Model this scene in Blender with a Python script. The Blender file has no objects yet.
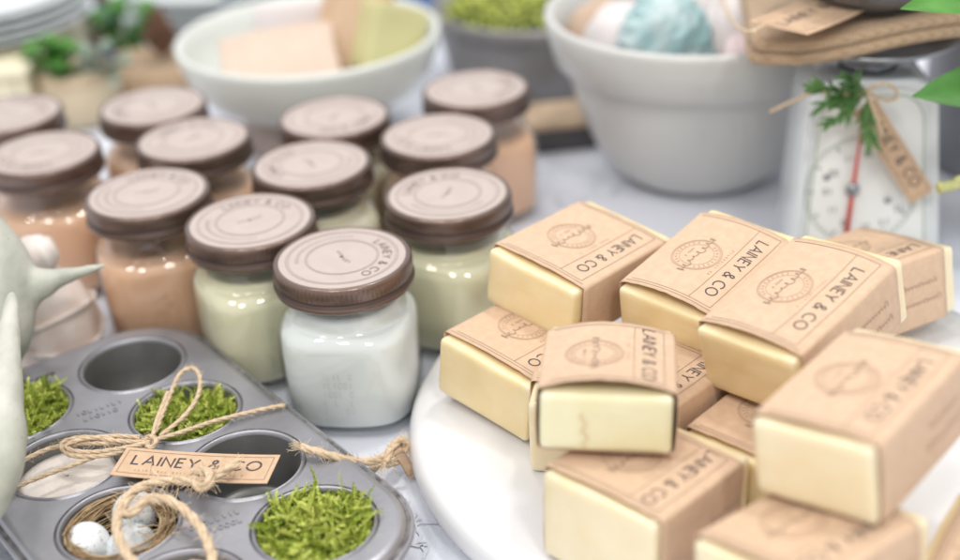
import bpy, bmesh, math, random
from mathutils import Vector, Matrix, noise
R = math.radians
random.seed(7)
scene = bpy.context.scene
col = scene.collection

# ------------------------------------------------------------------ camera
CAM_H, PITCH, ROLL, FPX = 0.396, R(28.7), R(3.4), 1333.0      # focal length in pixels of the 960 wide photograph
cam = bpy.data.cameras.new('camera'); camo = bpy.data.objects.new('camera', cam); col.objects.link(camo)
FW = Vector((0, math.cos(PITCH), -math.sin(PITCH)))
_up = Vector((0, math.sin(PITCH), math.cos(PITCH))); _rt = Vector((1, 0, 0))
RT = _rt * math.cos(ROLL) - _up * math.sin(ROLL); UP = _rt * math.sin(ROLL) + _up * math.cos(ROLL)
camo.matrix_world = Matrix(((RT.x, UP.x, -FW.x, 0), (RT.y, UP.y, -FW.y, 0), (RT.z, UP.z, -FW.z, CAM_H), (0, 0, 0, 1)))
cam.sensor_width = 36.0; cam.lens = 36.0 * FPX / 960.0
cam.clip_start = 0.02; cam.clip_end = 50
cam.dof.use_dof = True; cam.dof.focus_distance = 0.622; cam.dof.aperture_fstop = 3.0
scene.camera = camo
C0 = Vector((0, 0, CAM_H))
def ray(x, y): return FW + RT * ((x - 480) / FPX) + UP * ((280 - y) / FPX)
def at(x, y, z):                      # photo pixel -> point on the level z
    d = ray(x, y); return C0 + d * ((z - CAM_H) / d.z)
def atY(x, y, Y):                     # photo pixel -> point on the upright plane Y
    d = ray(x, y); return C0 + d * (Y / d.y)

# ------------------------------------------------------------------ light
world = bpy.data.worlds.new('World'); scene.world = world; world.use_nodes = True
bg = world.node_tree.nodes['Background']; bg.inputs[0].default_value = (0.97, 0.98, 1.0, 1); bg.inputs[1].default_value = 0.84
def lamp(name, loc, tgt, size, power, color):
    l = bpy.data.lights.new(name, 'AREA'); l.shape = 'DISK'; l.size = size; l.energy = power; l.color = color
    o = bpy.data.objects.new(name, l); col.objects.link(o); o.location = loc
    o.rotation_euler = (Vector(tgt) - Vector(loc)).to_track_quat('-Z', 'Y').to_euler()
    return o
for nm, loc, size, pw, c in (
    ('ceiling_or_fill_lamp', (0.60, 1.05, 2.2), 0.26, 13, (1, .955, .90)),
    ('ceiling_or_fill_lamp', (-0.40, 1.60, 2.2), 0.26, 6, (1, .955, .90)),
    ('ceiling_or_fill_lamp', (0.55, -0.95, 2.0), 0.34, 13, (1, .96, .91)),  # front fill added behind the camera for bright faces and glass highlights
    ('ceiling_or_fill_lamp', (-0.55, -0.95, 2.0), 0.34, 12, (1, .96, .91)),  # second added front fill, left of the camera
    ('ceiling_or_fill_lamp', (-1.10, 0.10, 2.0), 0.30, 7, (1, .96, .92)),
    ('ceiling_panel', (-0.2, 0.7, 2.6), 1.5, 5, (1, .975, .95))):
    lamp(nm, loc, (0, .6, 0), size, pw, c)
scene.view_settings.view_transform = 'Standard'; scene.view_settings.look = 'None'
scene.view_settings.gamma = 1.0; scene.view_settings.use_curve_mapping = False
scene.view_settings.exposure = 0.08
try:
    scene.cycles.max_bounces = 12; scene.cycles.transmission_bounces = 10; scene.cycles.caustics_refractive = False; scene.cycles.caustics_reflective = False
    scene.cycles.use_denoising = True
except Exception: pass

# ------------------------------------------------------------------ materials
MATS = {}
def mat(name, color, rough=.5, metal=0, noise_scale=None, noise_amt=.15, color2=None, bump=0, bump_scale=200, coat=0, coat_rough=.1, sss=0, sss_rad=(.01, .006, .003), trans=0, ior=1.45, sheen=0, stretch=(1, 1, 1), alpha=1):
    m = bpy.data.materials.new(name); m.use_nodes = True; MATS[name] = m
    nt = m.node_tree; p = nt.nodes['Principled BSDF']
    p.inputs['Base Color'].default_value = (*color, 1); p.inputs['Roughness'].default_value = rough; p.inputs['Metallic'].default_value = metal
    p.inputs['Coat Weight'].default_value = coat; p.inputs['Coat Roughness'].default_value = coat_rough
    p.inputs['Transmission Weight'].default_value = trans; p.inputs['IOR'].default_value = ior
    p.inputs['Sheen Weight'].default_value = sheen
    p.inputs['Alpha'].default_value = alpha
    if sss:
        p.inputs['Subsurface Weight'].default_value = sss; p.inputs['Subsurface Radius'].default_value = sss_rad; p.inputs['Subsurface Scale'].default_value = 1.0
    tc = nt.nodes.new('ShaderNodeTexCoord'); mp = nt.nodes.new('ShaderNodeMapping'); mp.inputs['Scale'].default_value = stretch
    nt.links.new(tc.outputs['Object'], mp.inputs['Vector'])
    if noise_scale:
        n = nt.nodes.new('ShaderNodeTexNoise'); n.inputs['Scale'].default_value = noise_scale; n.inputs['Detail'].default_value = 6
        nt.links.new(mp.outputs[0], n.inputs['Vector'])
        cr = nt.nodes.new('ShaderNodeValToRGB')
        c2 = color2 or tuple(c * (1 - noise_amt * 2) for c in color)
        cr.color_ramp.elements[0].position = .34; cr.color_ramp.elements[0].color = (*c2, 1)
        cr.color_ramp.elements[1].position = .66; cr.color_ramp.elements[1].color = (*color, 1)
        nt.links.new(n.outputs['Fac'], cr.inputs[0]); nt.links.new(cr.outputs[0], p.inputs['Base Color'])
    if bump:
        n2 = nt.nodes.new('ShaderNodeTexNoise'); n2.inputs['Scale'].default_value = bump_scale; n2.inputs['Detail'].default_value = 4
        nt.links.new(mp.outputs[0], n2.inputs['Vector'])
        b = nt.nodes.new('ShaderNodeBump'); b.inputs['Strength'].default_value = bump; b.inputs['Distance'].default_value = .001
        nt.links.new(n2.outputs['Fac'], b.inputs['Height']); nt.links.new(b.outputs[0], p.inputs['Normal'])
    return m

def soap_mat(name, c, c2):
    m = mat(name, c, rough=.42, noise_scale=45, color2=c2, coat=.6, coat_rough=.16, sss=.35, sss_rad=(.012, .009, .004))
    nt = m.node_tree; p = nt.nodes['Principled BSDF']
    tc = nt.nodes.new('ShaderNodeTexCoord'); mp = nt.nodes.new('ShaderNodeMapping'); mp.inputs['Scale'].default_value = (1, 1, 5)
    nt.links.new(tc.outputs['Object'], mp.inputs[0])
    n = nt.nodes.new('ShaderNodeTexNoise'); n.inputs['Scale'].default_value = 38; n.inputs['Detail'].default_value = 3
    nt.links.new(mp.outputs[0], n.inputs['Vector'])
    n3 = nt.nodes.new('ShaderNodeTexNoise'); n3.inputs['Scale'].default_value = 420
    nt.links.new(tc.outputs['Object'], n3.inputs['Vector'])
    ad = nt.nodes.new('ShaderNodeMath'); ad.operation = 'MULTIPLY_ADD'; ad.inputs[1].default_value = .18
    nt.links.new(n3.outputs['Fac'], ad.inputs[0]); nt.links.new(n.outputs['Fac'], ad.inputs[2])
    b = nt.nodes.new('ShaderNodeBump'); b.inputs['Strength'].default_value = .22; b.inputs['Distance'].default_value = .0015
    nt.links.new(ad.outputs[0], b.inputs['Height']); nt.links.new(b.outputs[0], p.inputs['Normal'])
    # pale bloom and film highlights painted into the colour of the soap's edges
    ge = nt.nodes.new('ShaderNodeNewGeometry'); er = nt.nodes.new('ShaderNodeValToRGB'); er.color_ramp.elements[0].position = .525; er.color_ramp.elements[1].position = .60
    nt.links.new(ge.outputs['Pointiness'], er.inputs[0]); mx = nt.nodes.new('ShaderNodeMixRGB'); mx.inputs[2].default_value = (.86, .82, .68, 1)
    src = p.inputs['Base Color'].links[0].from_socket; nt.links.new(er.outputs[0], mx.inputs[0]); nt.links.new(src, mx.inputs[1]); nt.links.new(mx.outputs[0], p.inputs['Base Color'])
    return m
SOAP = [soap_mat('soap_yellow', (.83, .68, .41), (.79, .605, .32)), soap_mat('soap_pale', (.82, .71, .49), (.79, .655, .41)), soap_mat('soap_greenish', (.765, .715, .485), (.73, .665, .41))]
mat('kraft', (.645, .465, .325), rough=.78, noise_scale=260, color2=(.595, .42, .288), bump=.12, bump_scale=900)
mat('kraft_tag', (.62, .44, .30), rough=.8, noise_scale=240, color2=(.56, .385, .25), bump=.12, bump_scale=900)
mat('ink', (.075, .06, .065), rough=.7)
mat('ink_faded', (.33, .235, .17), rough=.8)
mat('ink_light', (.45, .31, .215), rough=.8)
mat('lid_brown', (.19, .125, .10), rough=.33, metal=.6, noise_scale=60, noise_amt=.1, coat=.5, coat_rough=.16)
mat('lid_groove', (.10, .065, .055), rough=.45, metal=.4, noise_scale=60, noise_amt=.1)
mat('lid_label', (.50, .43, .40), rough=.62, noise_scale=90, color2=(.47, .40, .37), bump=.05, bump_scale=600)
mat('lid_ink', (.33, .255, .235), rough=.7)
mat('lid_ink_dark', (.22, .16, .145), rough=.7)
def glass_mat():
    m = bpy.data.materials.new('glass'); MATS['glass'] = m; m.use_nodes = True; nt = m.node_tree
    for n in list(nt.nodes): nt.nodes.remove(n)
    out = nt.nodes.new('ShaderNodeOutputMaterial'); mx = nt.nodes.new('ShaderNodeMixShader'); tr = nt.nodes.new('ShaderNodeBsdfTransparent'); gl = nt.nodes.new('ShaderNodeBsdfGlossy'); fr = nt.nodes.new('ShaderNodeLayerWeight'); pw_ = nt.nodes.new('ShaderNodeMath'); ml = nt.nodes.new('ShaderNodeMath')
    tr.inputs[0].default_value = (.985, .995, .99, 1); gl.inputs['Roughness'].default_value = .03; fr.inputs['Blend'].default_value = .5; pw_.operation = 'POWER'; pw_.inputs[1].default_value = 4.0; ml.operation = 'MULTIPLY_ADD'; ml.inputs[1].default_value = .75; ml.inputs[2].default_value = .10
    nt.links.new(fr.outputs['Facing'], pw_.inputs[0]); nt.links.new(pw_.outputs[0], ml.inputs[0])
    nt.links.new(ml.outputs[0], mx.inputs[0]); nt.links.new(tr.outputs[0], mx.inputs[1]); nt.links.new(gl.outputs[0], mx.inputs[2]); nt.links.new(mx.outputs[0], out.inputs['Surface'])
glass_mat()
for n, c in (('wax_white', (.86, .89, .87)), ('wax_yellow', (.85, .81, .57)), ('wax_peach', (.91, .56, .36)), ('wax_cream', (.86, .78, .58))):
    mat(n, c, rough=.5, sss=.25, sss_rad=(.01, .008, .006), noise_scale=30, noise_amt=.03)
mat('tin', (.40, .40, .435), rough=.36, metal=.6, noise_scale=26, color2=(.30, .30, .325), bump=.10, bump_scale=420)
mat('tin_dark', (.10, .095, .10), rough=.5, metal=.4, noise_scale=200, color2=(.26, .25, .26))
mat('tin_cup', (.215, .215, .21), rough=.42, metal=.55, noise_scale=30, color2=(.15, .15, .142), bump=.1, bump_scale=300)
mat('marble', (.79, .785, .79), rough=.25, noise_scale=11, color2=(.73, .73, .74), coat=.2, coat_rough=.12)
mat('cloth', (.72, .745, .82), rough=.9, noise_scale=7, color2=(.66, .69, .77), bump=.25, bump_scale=900, sheen=.2)
mat('cloth_print', (.63, .65, .71), rough=.9)
mat('jute', (.70, .56, .40), rough=.9, noise_scale=420, color2=(.55, .41, .27), bump=.3, bump_scale=1500)
mat('jute_fuzz', (.76, .62, .45), rough=.9)
mat('moss_a', (.62, .66, .17), rough=.6, noise_scale=110, color2=(.44, .52, .08))
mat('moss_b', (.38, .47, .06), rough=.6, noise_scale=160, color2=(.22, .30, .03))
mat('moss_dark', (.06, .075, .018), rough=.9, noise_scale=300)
mat('straw', (.44, .31, .17), rough=.8, noise_scale=140, color2=(.24, .15, .08))
mat('straw_pale', (.60, .46, .28), rough=.8, noise_scale=140, color2=(.42, .30, .17))
mat('powder', (.82, .755, .70), rough=.95, noise_scale=50, color2=(.77, .70, .645), bump=.35, bump_scale=500)
mat('bowl_grey', (.60, .60, .58), rough=.32, noise_scale=14, color2=(.565, .565, .55), coat=.25, coat_rough=.2)
mat('bowl_mint', (.72, .75, .71), rough=.35, noise_scale=14, color2=(.69, .72, .68), coat=.25, coat_rough=.2)
mat('bowl_foot', (.52, .43, .39), rough=.6, noise_scale=25)
mat('scale_white', (.78, .82, .85), rough=.3, coat=.3, noise_scale=20, noise_amt=.02)
mat('dial_face', (.82, .83, .81), rough=.5, noise_scale=60, noise_amt=.02)
mat('dial_ink', (.25, .28, .27), rough=.6)
mat('dial_green', (.38, .47, .40), rough=.6)
mat('pointer_red', (.62, .055, .035), rough=.35)
mat('steel', (.34, .35, .37), rough=.3, metal=.8)
mat('dark_steel', (.21, .215, .24), rough=.24, metal=.75)
mat('zinc', (.315, .305, .305), rough=.5, metal=.45, noise_scale=22, color2=(.24, .225, .22))
mat('dark_wood', (.10, .07, .055), rough=.6, noise_scale=30)
mat('tan_card', (.56, .42, .29), rough=.8, noise_scale=40)
mat('charcoal', (.085, .08, .085), rough=.7)
mat('leaf', (.06, .21, .035), rough=.42, noise_scale=60, color2=(.045, .15, .02))
mat('leaf_bright', (.085, .27, .035), rough=.4, noise_scale=60, color2=(.055, .20, .02))
mat('leaf_sage', (.30, .38, .30), rough=.7, noise_scale=60)
mat('fir', (.06, .15, .045), rough=.55, noise_scale=120, color2=(.10, .22, .05))
mat('stem_pale', (.62, .62, .27), rough=.5, noise_scale=80)
mat('cone', (.20, .105, .06), rough=.8, noise_scale=80, color2=(.11, .055, .035))
mat('plate_white', (.68, .71, .72), rough=.25, coat=.4)
mat('plate_edge', (.46, .52, .54), rough=.3, coat=.4)
mat('cream_paint', (.80, .74, .55), rough=.55, noise_scale=20, noise_amt=.04)
mat('linen', (.60, .51, .37), rough=.9, noise_scale=30, color2=(.54, .45, .32), bump=.3, bump_scale=700)
mat('grey_tin', (.34, .34, .36), rough=.45, metal=.4, noise_scale=14, color2=(.29, .29, .31))
mat('blue_glass', (.10, .14, .36), rough=.2, coat=.4)
mat('blue_cloth', (.14, .22, .42), rough=.9, noise_scale=15)
mat('cork', (.24, .12, .09), rough=.8)
mat('peach_soap', (.60, .465, .375), rough=.7, noise_scale=25, color2=(.62, .51, .42))
mat('yellow_soap', (.60, .57, .30), rough=.7, noise_scale=25, color2=(.54, .51, .27))
mat('teal', (.22, .40, .42), rough=.4, noise_scale=45, color2=(.50, .60, .61), coat=.3)
mat('bomb_white', (.66, .585, .57), rough=.8, noise_scale=30, color2=(.68, .64, .64), bump=.3, bump_scale=300)
mat('bomb_pink', (.74, .55, .55), rough=.8, noise_scale=30, color2=(.78, .66, .66), bump=.3, bump_scale=300)
mat('bomb_tan', (.62, .46, .34), rough=.8, noise_scale=30)
def antler_mat():
    m = mat('antler', (.58, .575, .51), rough=.5, noise_scale=55, color2=(.38, .395, .33), bump=.7, bump_scale=150, stretch=(1, .6, .8))
    nt = m.node_tree; p = nt.nodes['Principled BSDF']; src = p.inputs['Base Color'].links[0].from_socket
    tc = nt.nodes.new('ShaderNodeTexCoord'); n = nt.nodes.new('ShaderNodeTexNoise'); n.inputs['Scale'].default_value = 340; n.inputs['Detail'].default_value = 4
    nt.links.new(tc.outputs['Object'], n.inputs['Vector']); cr = nt.nodes.new('ShaderNodeValToRGB'); cr.color_ramp.elements[0].position = .70; cr.color_ramp.elements[1].position = .78
    mx = nt.nodes.new('ShaderNodeMixRGB'); mx.inputs[2].default_value = (.24, .19, .15, 1)
    nt.links.new(n.outputs['Fac'], cr.inputs[0]); nt.links.new(cr.outputs[0], mx.inputs[0]); nt.links.new(src, mx.inputs[1]); nt.links.new(mx.outputs[0], p.inputs['Base Color'])
antler_mat()
mat('antler_pore', (.22, .15, .12), rough=.9)
mat('gauze', (.78, .74, .71), rough=.85, noise_scale=40, color2=(.72, .60, .53), bump=.3, bump_scale=900)
mat('gauze_fill', (.80, .71, .66), rough=.85, noise_scale=60, color2=(.72, .58, .50), bump=.5, bump_scale=300)
def egg_mat():
    m = mat('egg', (.78, .82, .84), rough=.5, bump=.06, bump_scale=500)
    nt = m.node_tree; p = nt.nodes['Principled BSDF']; tc = nt.nodes.new('ShaderNodeTexCoord')
    n = nt.nodes.new('ShaderNodeTexNoise'); n.inputs['Scale'].default_value = 780; n.inputs['Detail'].default_value = 3
    nt.links.new(tc.outputs['Object'], n.inputs['Vector'])
    cr = nt.nodes.new('ShaderNodeValToRGB'); e = cr.color_ramp.elements
    e[0].position = .585; e[0].color = (.78, .82, .84, 1); e[1].position = .64; e[1].color = (.36, .37, .40, 1)
    nt.links.new(n.outputs['Fac'], cr.inputs[0]); nt.links.new(cr.outputs[0], p.inputs['Base Color'])
egg_mat()
def burlap_mat():
    m = mat('burlap', (.56, .40, .24), rough=.95, sheen=.15)
    nt = m.node_tree; p = nt.nodes['Principled BSDF']; tc = nt.nodes.new('ShaderNodeTexCoord')
    ws = []
    for ax in ('X', 'Y'):
        w = nt.nodes.new('ShaderNodeTexWave'); w.bands_direction = ax; w.inputs['Scale'].default_value = 190; w.inputs['Distortion'].default_value = 0.0; w.inputs['Detail'].default_value = 0
        nt.links.new(tc.outputs['Object'], w.inputs['Vector']); ws.append(w)
    mu = nt.nodes.new('ShaderNodeMath'); mu.operation = 'MULTIPLY'
    nt.links.new(ws[0].outputs['Fac'], mu.inputs[0]); nt.links.new(ws[1].outputs['Fac'], mu.inputs[1])
    cr = nt.nodes.new('ShaderNodeValToRGB'); cr.color_ramp.elements[0].color = (.38, .26, .16, 1); cr.color_ramp.elements[1].color = (.62, .46, .31, 1); cr.color_ramp.elements[1].position = .5
    nt.links.new(mu.outputs[0], cr.inputs[0]); nt.links.new(cr.outputs[0], p.inputs['Base Color'])
    b = nt.nodes.new('ShaderNodeBump'); b.inputs['Strength'].default_value = .7; b.inputs['Distance'].default_value = .001
    nt.links.new(mu.outputs[0], b.inputs['Height']); nt.links.new(b.outputs[0], p.inputs['Normal'])
burlap_mat()

# ------------------------------------------------------------------ mesh helpers
class MB:
    def __init__(s): s.v = []; s.f = []; s.mi = []; s.cur = 0
    def add(s, vs, fs):
        o = len(s.v); s.v += [tuple(v) for v in vs]; s.f += [tuple(i + o for i in f) for f in fs]; s.mi += [s.cur] * len(fs)
    def lathe(s, prof, seg=48, c=(0, 0, 0), fn=None, cap0=False, cap1=False):
        vs = []; n = len(prof)
        for k, (r, z) in enumerate(prof):
            for j in range(seg):
                a = 2 * math.pi * j / seg
                x, y, zz = r * math.cos(a), r * math.sin(a), z
                if fn: x, y, zz = fn(k, a, r, z)
                vs.append((c[0] + x, c[1] + y, c[2] + zz))
        fs = [(k * seg + j, k * seg + (j + 1) % seg, (k + 1) * seg + (j + 1) % seg, (k + 1) * seg + j) for k in range(n - 1) for j in range(seg)]
        if cap0: fs.append(tuple(reversed(range(seg))))
        if cap1: fs.append(tuple((n - 1) * seg + j for j in range(seg)))
        s.add(vs, fs)
    def tube(s, pts, rad, seg=8, caps=True, flat=1.0):
        pts = [Vector(p) for p in pts]; n = len(pts)
        if not hasattr(rad, '__len__'): rad = [rad] * n
        t = (pts[1] - pts[0]).normalized(); u = t.orthogonal().normalized(); vs = []
        for k in range(n):
            tn = (pts[min(k + 1, n - 1)] - pts[max(k - 1, 0)])
            if tn.length < 1e-9: tn = t
            tn.normalize(); u = (u - tn * u.dot(tn))
            if u.length < 1e-6: u = tn.orthogonal()
            u.normalize(); w = tn.cross(u)
            for j in range(seg):
                a = 2 * math.pi * j / seg
                vs.append(pts[k] + (u * math.cos(a) + w * math.sin(a) * flat) * rad[k])
        fs = [(k * seg + j, k * seg + (j + 1) % seg, (k + 1) * seg + (j + 1) % seg, (k + 1) * seg + j) for k in range(n - 1) for j in range(seg)]
        if caps: fs += [tuple(reversed(range(seg))), tuple((n - 1) * seg + j for j in range(seg))]
        s.add(vs, fs)
    def rbox(s, dims, r, n=6, M=None, fn=None):
        h = [d / 2 for d in dims]; vs = {}; V = []; F = []
        def grid(ax):
            inner = h[ax] - r; g = [-h[ax], -h[ax] + r * .3, -inner] + [-inner + 2 * inner * i / n for i in range(1, n)] + [inner, h[ax] - r * .3, h[ax]]
            return g
        G = [grid(0), grid(1), grid(2)]
        def vid(p):
            k = tuple(round(x, 7) for x in p)
            if k not in vs:
                q = Vector(p); inn = Vector([max(-h[i] + r, min(h[i] - r, q[i])) for i in range(3)]); d = q - inn
                if d.length > 1e-9: q = inn + d.normalized() * r
                if fn: q = Vector(fn(q))
                if M: q = M @ q
                vs[k] = len(V); V.append(q)
            return vs[k]
        for ax in range(3):
            a, b = (ax + 1) % 3, (ax + 2) % 3
            for sg in (-1, 1):
                for i in range(len(G[a]) - 1):
                    for j in range(len(G[b]) - 1):
                        q = []
                        for (ii, jj) in ((i, j), (i + 1, j), (i + 1, j + 1), (i, j + 1)):
                            p = [0, 0, 0]; p[ax] = sg * h[ax]; p[a] = G[a][ii]; p[b] = G[b][jj]; q.append(vid(p))
                        F.append(tuple(q if sg > 0 else reversed(q)))
        s.add(V, F)
    def ball(s, c, rx, ry, rz, M=None, seg=20, rings=12, fn=None):
        prof = [(max(math.sin(math.pi * i / rings), 1e-4), -math.cos(math.pi * i / rings)) for i in range(rings + 1)]
        vs = []
        for (r, z) in prof:
            for j in range(seg):
                a = 2 * math.pi * j / seg; p = Vector((r * math.cos(a), r * math.sin(a), z))
                k = fn(p) if fn else 1
                q = Vector((p.x * rx * k, p.y * ry * k, p.z * rz * k))
                if M: q = M @ q
                vs.append(Vector(c) + q)
        s.add(vs, [(k * seg + j, k * seg + (j + 1) % seg, (k + 1) * seg + (j + 1) % seg, (k + 1) * seg + j) for k in range(rings) for j in range(seg)])
    def ribbon(s, pts, w, fmap, closed=False, lift=0.0):
        """2D polyline -> flat mitred strip mapped to 3D by fmap(u, v, lift)"""
        n = len(pts); L = []; Rr = []
        for i in range(n):
            p = pts[i]; a = pts[i - 1] if (i > 0 or closed) else None; b = pts[(i + 1) % n] if (i < n - 1 or closed) else None
            ds = []
            if a is not None: ds.append(((p[0] - a[0]), (p[1] - a[1])))
            if b is not None: ds.append(((b[0] - p[0]), (b[1] - p[1])))
            ds = [(x / max(math.hypot(x, y), 1e-12), y / max(math.hypot(x, y), 1e-12)) for x, y in ds]
            tx = sum(d[0] for d in ds); ty = sum(d[1] for d in ds); l = math.hypot(tx, ty) or 1; tx /= l; ty /= l
            m = 1 / max(.45, abs(tx * ds[0][0] + ty * ds[0][1]))
            nx, ny = -ty * w / 2 * m, tx * w / 2 * m
            L.append((p[0] + nx, p[1] + ny)); Rr.append((p[0] - nx, p[1] - ny))
        vs = [fmap(*q, lift) for q in L] + [fmap(*q, lift) for q in Rr]
        rng = range(n if closed else n - 1)
        s.add(vs, [(n + i, n + (i + 1) % n, (i + 1) % n, i) for i in rng])
    def mesh(s, name, mats, smooth=True):
        me = bpy.data.meshes.new(name); me.from_pydata(s.v, [], s.f)
        for m in (mats if isinstance(mats, (list, tuple)) else [mats]): me.materials.append(MATS[m] if isinstance(m, str) else m)
        if any(s.mi): me.polygons.foreach_set('material_index', s.mi)
        me.polygons.foreach_set('use_smooth', [smooth] * len(s.f)); me.update()
        return me
    def build(s, name, mats, parent=None, smooth=True, origin=None, auto=None):
        if origin is not None:
            o_ = Vector(origin); s.v = [tuple(Vector(v) - o_) for v in s.v]
        me = s.mesh(name, mats, smooth); o = bpy.data.objects.new(name, me); col.objects.link(o)
        if parent: o.parent = parent
        elif origin is not None: o.location = origin
        if auto:
            me.set_sharp_from_angle(angle=R(auto))
        return o
def tag(o, label=None, cat=None, group=None, kind=None):
    for k, v in (('label', label), ('category', cat), ('group', group), ('kind', kind)):
        if v: o[k] = v
    return o
def thing(name, label, cat, loc=(0, 0, 0), rot=(0, 0, 0), group=None):
    o = bpy.data.objects.new(name, None); col.objects.link(o); o.empty_display_size = .01
    o.location = loc; o.rotation_euler = rot; return tag(o, label, cat, group)
def copy_tree(o, parent=None):
    c = o.copy(); col.objects.link(c)
    if parent: c.parent = parent
    for ch in list(o.children): copy_tree(ch, c)
    return c
def catmull(P, n=8):
    P = [Vector(p) for p in P]; out = []
    for i in range(len(P) - 1):
        p0 = P[max(i - 1, 0)]; p1 = P[i]; p2 = P[i + 1]; p3 = P[min(i + 2, len(P) - 1)]
        for k in range(n):
            t = k / n
            out.append(.5 * ((2 * p1) + (p2 - p0) * t + (2 * p0 - 5 * p1 + 4 * p2 - p3) * t * t + (3 * p1 - p0 - 3 * p2 + p3) * t ** 3))
    out.append(P[-1]); return out

# ---- stroke lettering (geometric capitals drawn as strokes of even width)
def arc(cx, cy, rx, ry, a0, a1, n=22): return [(cx + rx * math.cos(R(a0 + (a1 - a0) * i / n)), cy + ry * math.sin(R(a0 + (a1 - a0) * i / n))) for i in range(n + 1)]
GLY = {
 'L': ([[(0, 1), (0, 0), (.5, 0)]], .5), 'A': ([[(0, 0), (.40, 1), (.80, 0)], [(.15, .33), (.65, .33)]], .80), 'I': ([[(0, 1), (0, 0)]], 0.0),
 'N': ([[(0, 0), (0, 1), (.70, 0), (.70, 1)]], .70), 'E': ([[(.5, 1), (0, 1), (0, 0), (.5, 0)], [(0.05, .52), (.44, .52)]], .5),
 'Y': ([[(0, 1), (.38, .47), (.76, 1)], [(.38, .45), (.38, 0)]], .76),
 '&': ([[(.74, 0), (.52, .25), (.24, .6), (.17, .76), (.22, .93), (.36, 1), (.49, .92), (.5, .77), (.36, .6), (.12, .42), (.02, .24), (.08, .08), (.27, 0), (.47, .07), (.62, .27), (.68, .44)]], .76),
 'C': ([arc(.5, .5, .5, .5, 48, 312)], .86), 'O': ([arc(.5, .5, .5, .5, 0, 345, 23)], 1.0), ' ': ([], .22)}
def layout(text, gap=.24):
    x = 0; out = []
    for ch in text:
        st, adv = GLY[ch]
        for k, q in enumerate(st): out.append(([(x + a, b) for a, b in q], ch == 'O', k))
        x += adv + gap
    return out, x - gap
def letters(mb, text, fmap, height, w, gap=.24):
    """fmap(u, v, lift): u along the line, centred, v up, centred"""
    st, W = layout(text, gap)
    for q, closed, k in st:
        pts = [((a - W / 2) * height, (b - .5) * height) for a, b in q]
        mb.ribbon(pts, w, fmap, closed, lift=.00002 * k)
    return W * height
def ticks(mb, u0, u1, h, w, fmap, seed=1, pitch=None, duty=.8):
    """a line of print too small to read: short strokes like tiny capitals"""
    rr = random.Random(seed); u = u0; pitch = pitch or h * .8
    while u < u1:
        if rr.random() < duty:
            k = rr.random()
            if k < .4: mb.ribbon([(u, -h / 2), (u, h / 2)], w, fmap)
            elif k < .7: mb.ribbon([(u - h * .2, h / 2), (u - h * .2, -h / 2), (u + h * .2, -h / 2)], w, fmap)
            else: mb.ribbon(arc(u, 0, h * .28, h * .5, 20, 340, 8), w, fmap)
        u += pitch
def script(mb, L, h, w, fmap, seed=1, tilt=0):
    """joined handwriting too small to read: a looping pen line"""
    rr = random.Random(seed); pts = []; n = 110; ph = rr.random() * 6; cyc = max(3, L / h * .95); kk = [rr.uniform(.25, 1.0) for _ in range(40)]
    for i in range(n + 1):
        t = i / n; a = t * cyc * 2 * math.pi + ph; j = int(t * cyc)
        am = kk[j] * (1 - (t * cyc - j)) + kk[j + 1] * (t * cyc - j)
        if t < .08 or t > .92: am = 1.25
        x = (t - .5) * L + .30 * h * math.sin(a); y = h * .55 * am * math.cos(a) + (.25 * h * am if am > .7 else 0) + tilt * (t - .5) * L
        pts.append((x, y))
    mb.ribbon(pts, w, fmap)

# ------------------------------------------------------------------ table
t = MB(); NX, NY = 60, 60
for j in range(NY + 1):
    for i in range(NX + 1):
        x = -1.3 + 2.6 * i / NX; y = .1 + 2.4 * j / NY
        t.v.append((x, y, -.0006 + .0006 * noise.noise((x * 3, y * 3, 0))))
t.f = [(j * (NX + 1) + i, j * (NX + 1) + i + 1, (j + 1) * (NX + 1) + i + 1, (j + 1) * (NX + 1) + i) for j in range(NY) for i in range(NX)]; t.mi = [0] * len(t.f)
table = tag(t.build('table_top', 'cloth'), kind='structure')
# faint grey leaf pattern printed on the cloth
pm = MB(); rr = random.Random(4)
def flatmap(cx, cy, ang, z=.0006):
    c, s_ = math.cos(ang), math.sin(ang)
    return lambda u, v, l=0: (cx + u * c - v * s_, cy + u * s_ + v * c, z + l)
for (px, py) in ((346, 512), (372, 548), (420, 552), (440, 520), (352, 480), (400, 508), (560, 200), (620, 190), (590, 225), (12, 548)):
    q = at(px, py, 0); fm = flatmap(q.x, q.y, rr.uniform(0, 6))
    pts = [(.028 * (k / 12 - .5), .007 * math.sin(k * .7)) for k in range(13)]
    pm.ribbon(pts, .0009, fm)
    for k in range(2, 12, 2):
        u, v = pts[k]; sg = 1 if k % 4 else -1
        pm.ribbon([(u, v), (u + .003, v + sg * .004), (u + .007, v + sg * .0055)], .0015, fm, lift=.00003)
pm.build('printed_pattern', 'cloth_print', table, smooth=False)

# ------------------------------------------------------------------ marble board
PC = Vector((.120, .545, 0)); PR = .160
m = MB(); T = .022
m.lathe([(.001, .0005), (PR - .012, .0005), (PR - .006, .002), (PR - .001, .007), (PR, .012), (PR - .0015, .017), (PR - .005, .0205), (PR - .011, T), (.09, T), (.001, T)], 128)
o = m.build('marble_board', 'marble', origin=(0, 0, 0)); o.location = PC
tag(o, 'round white marble serving board under the stack of wrapped soaps', 'serving board')

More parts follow.
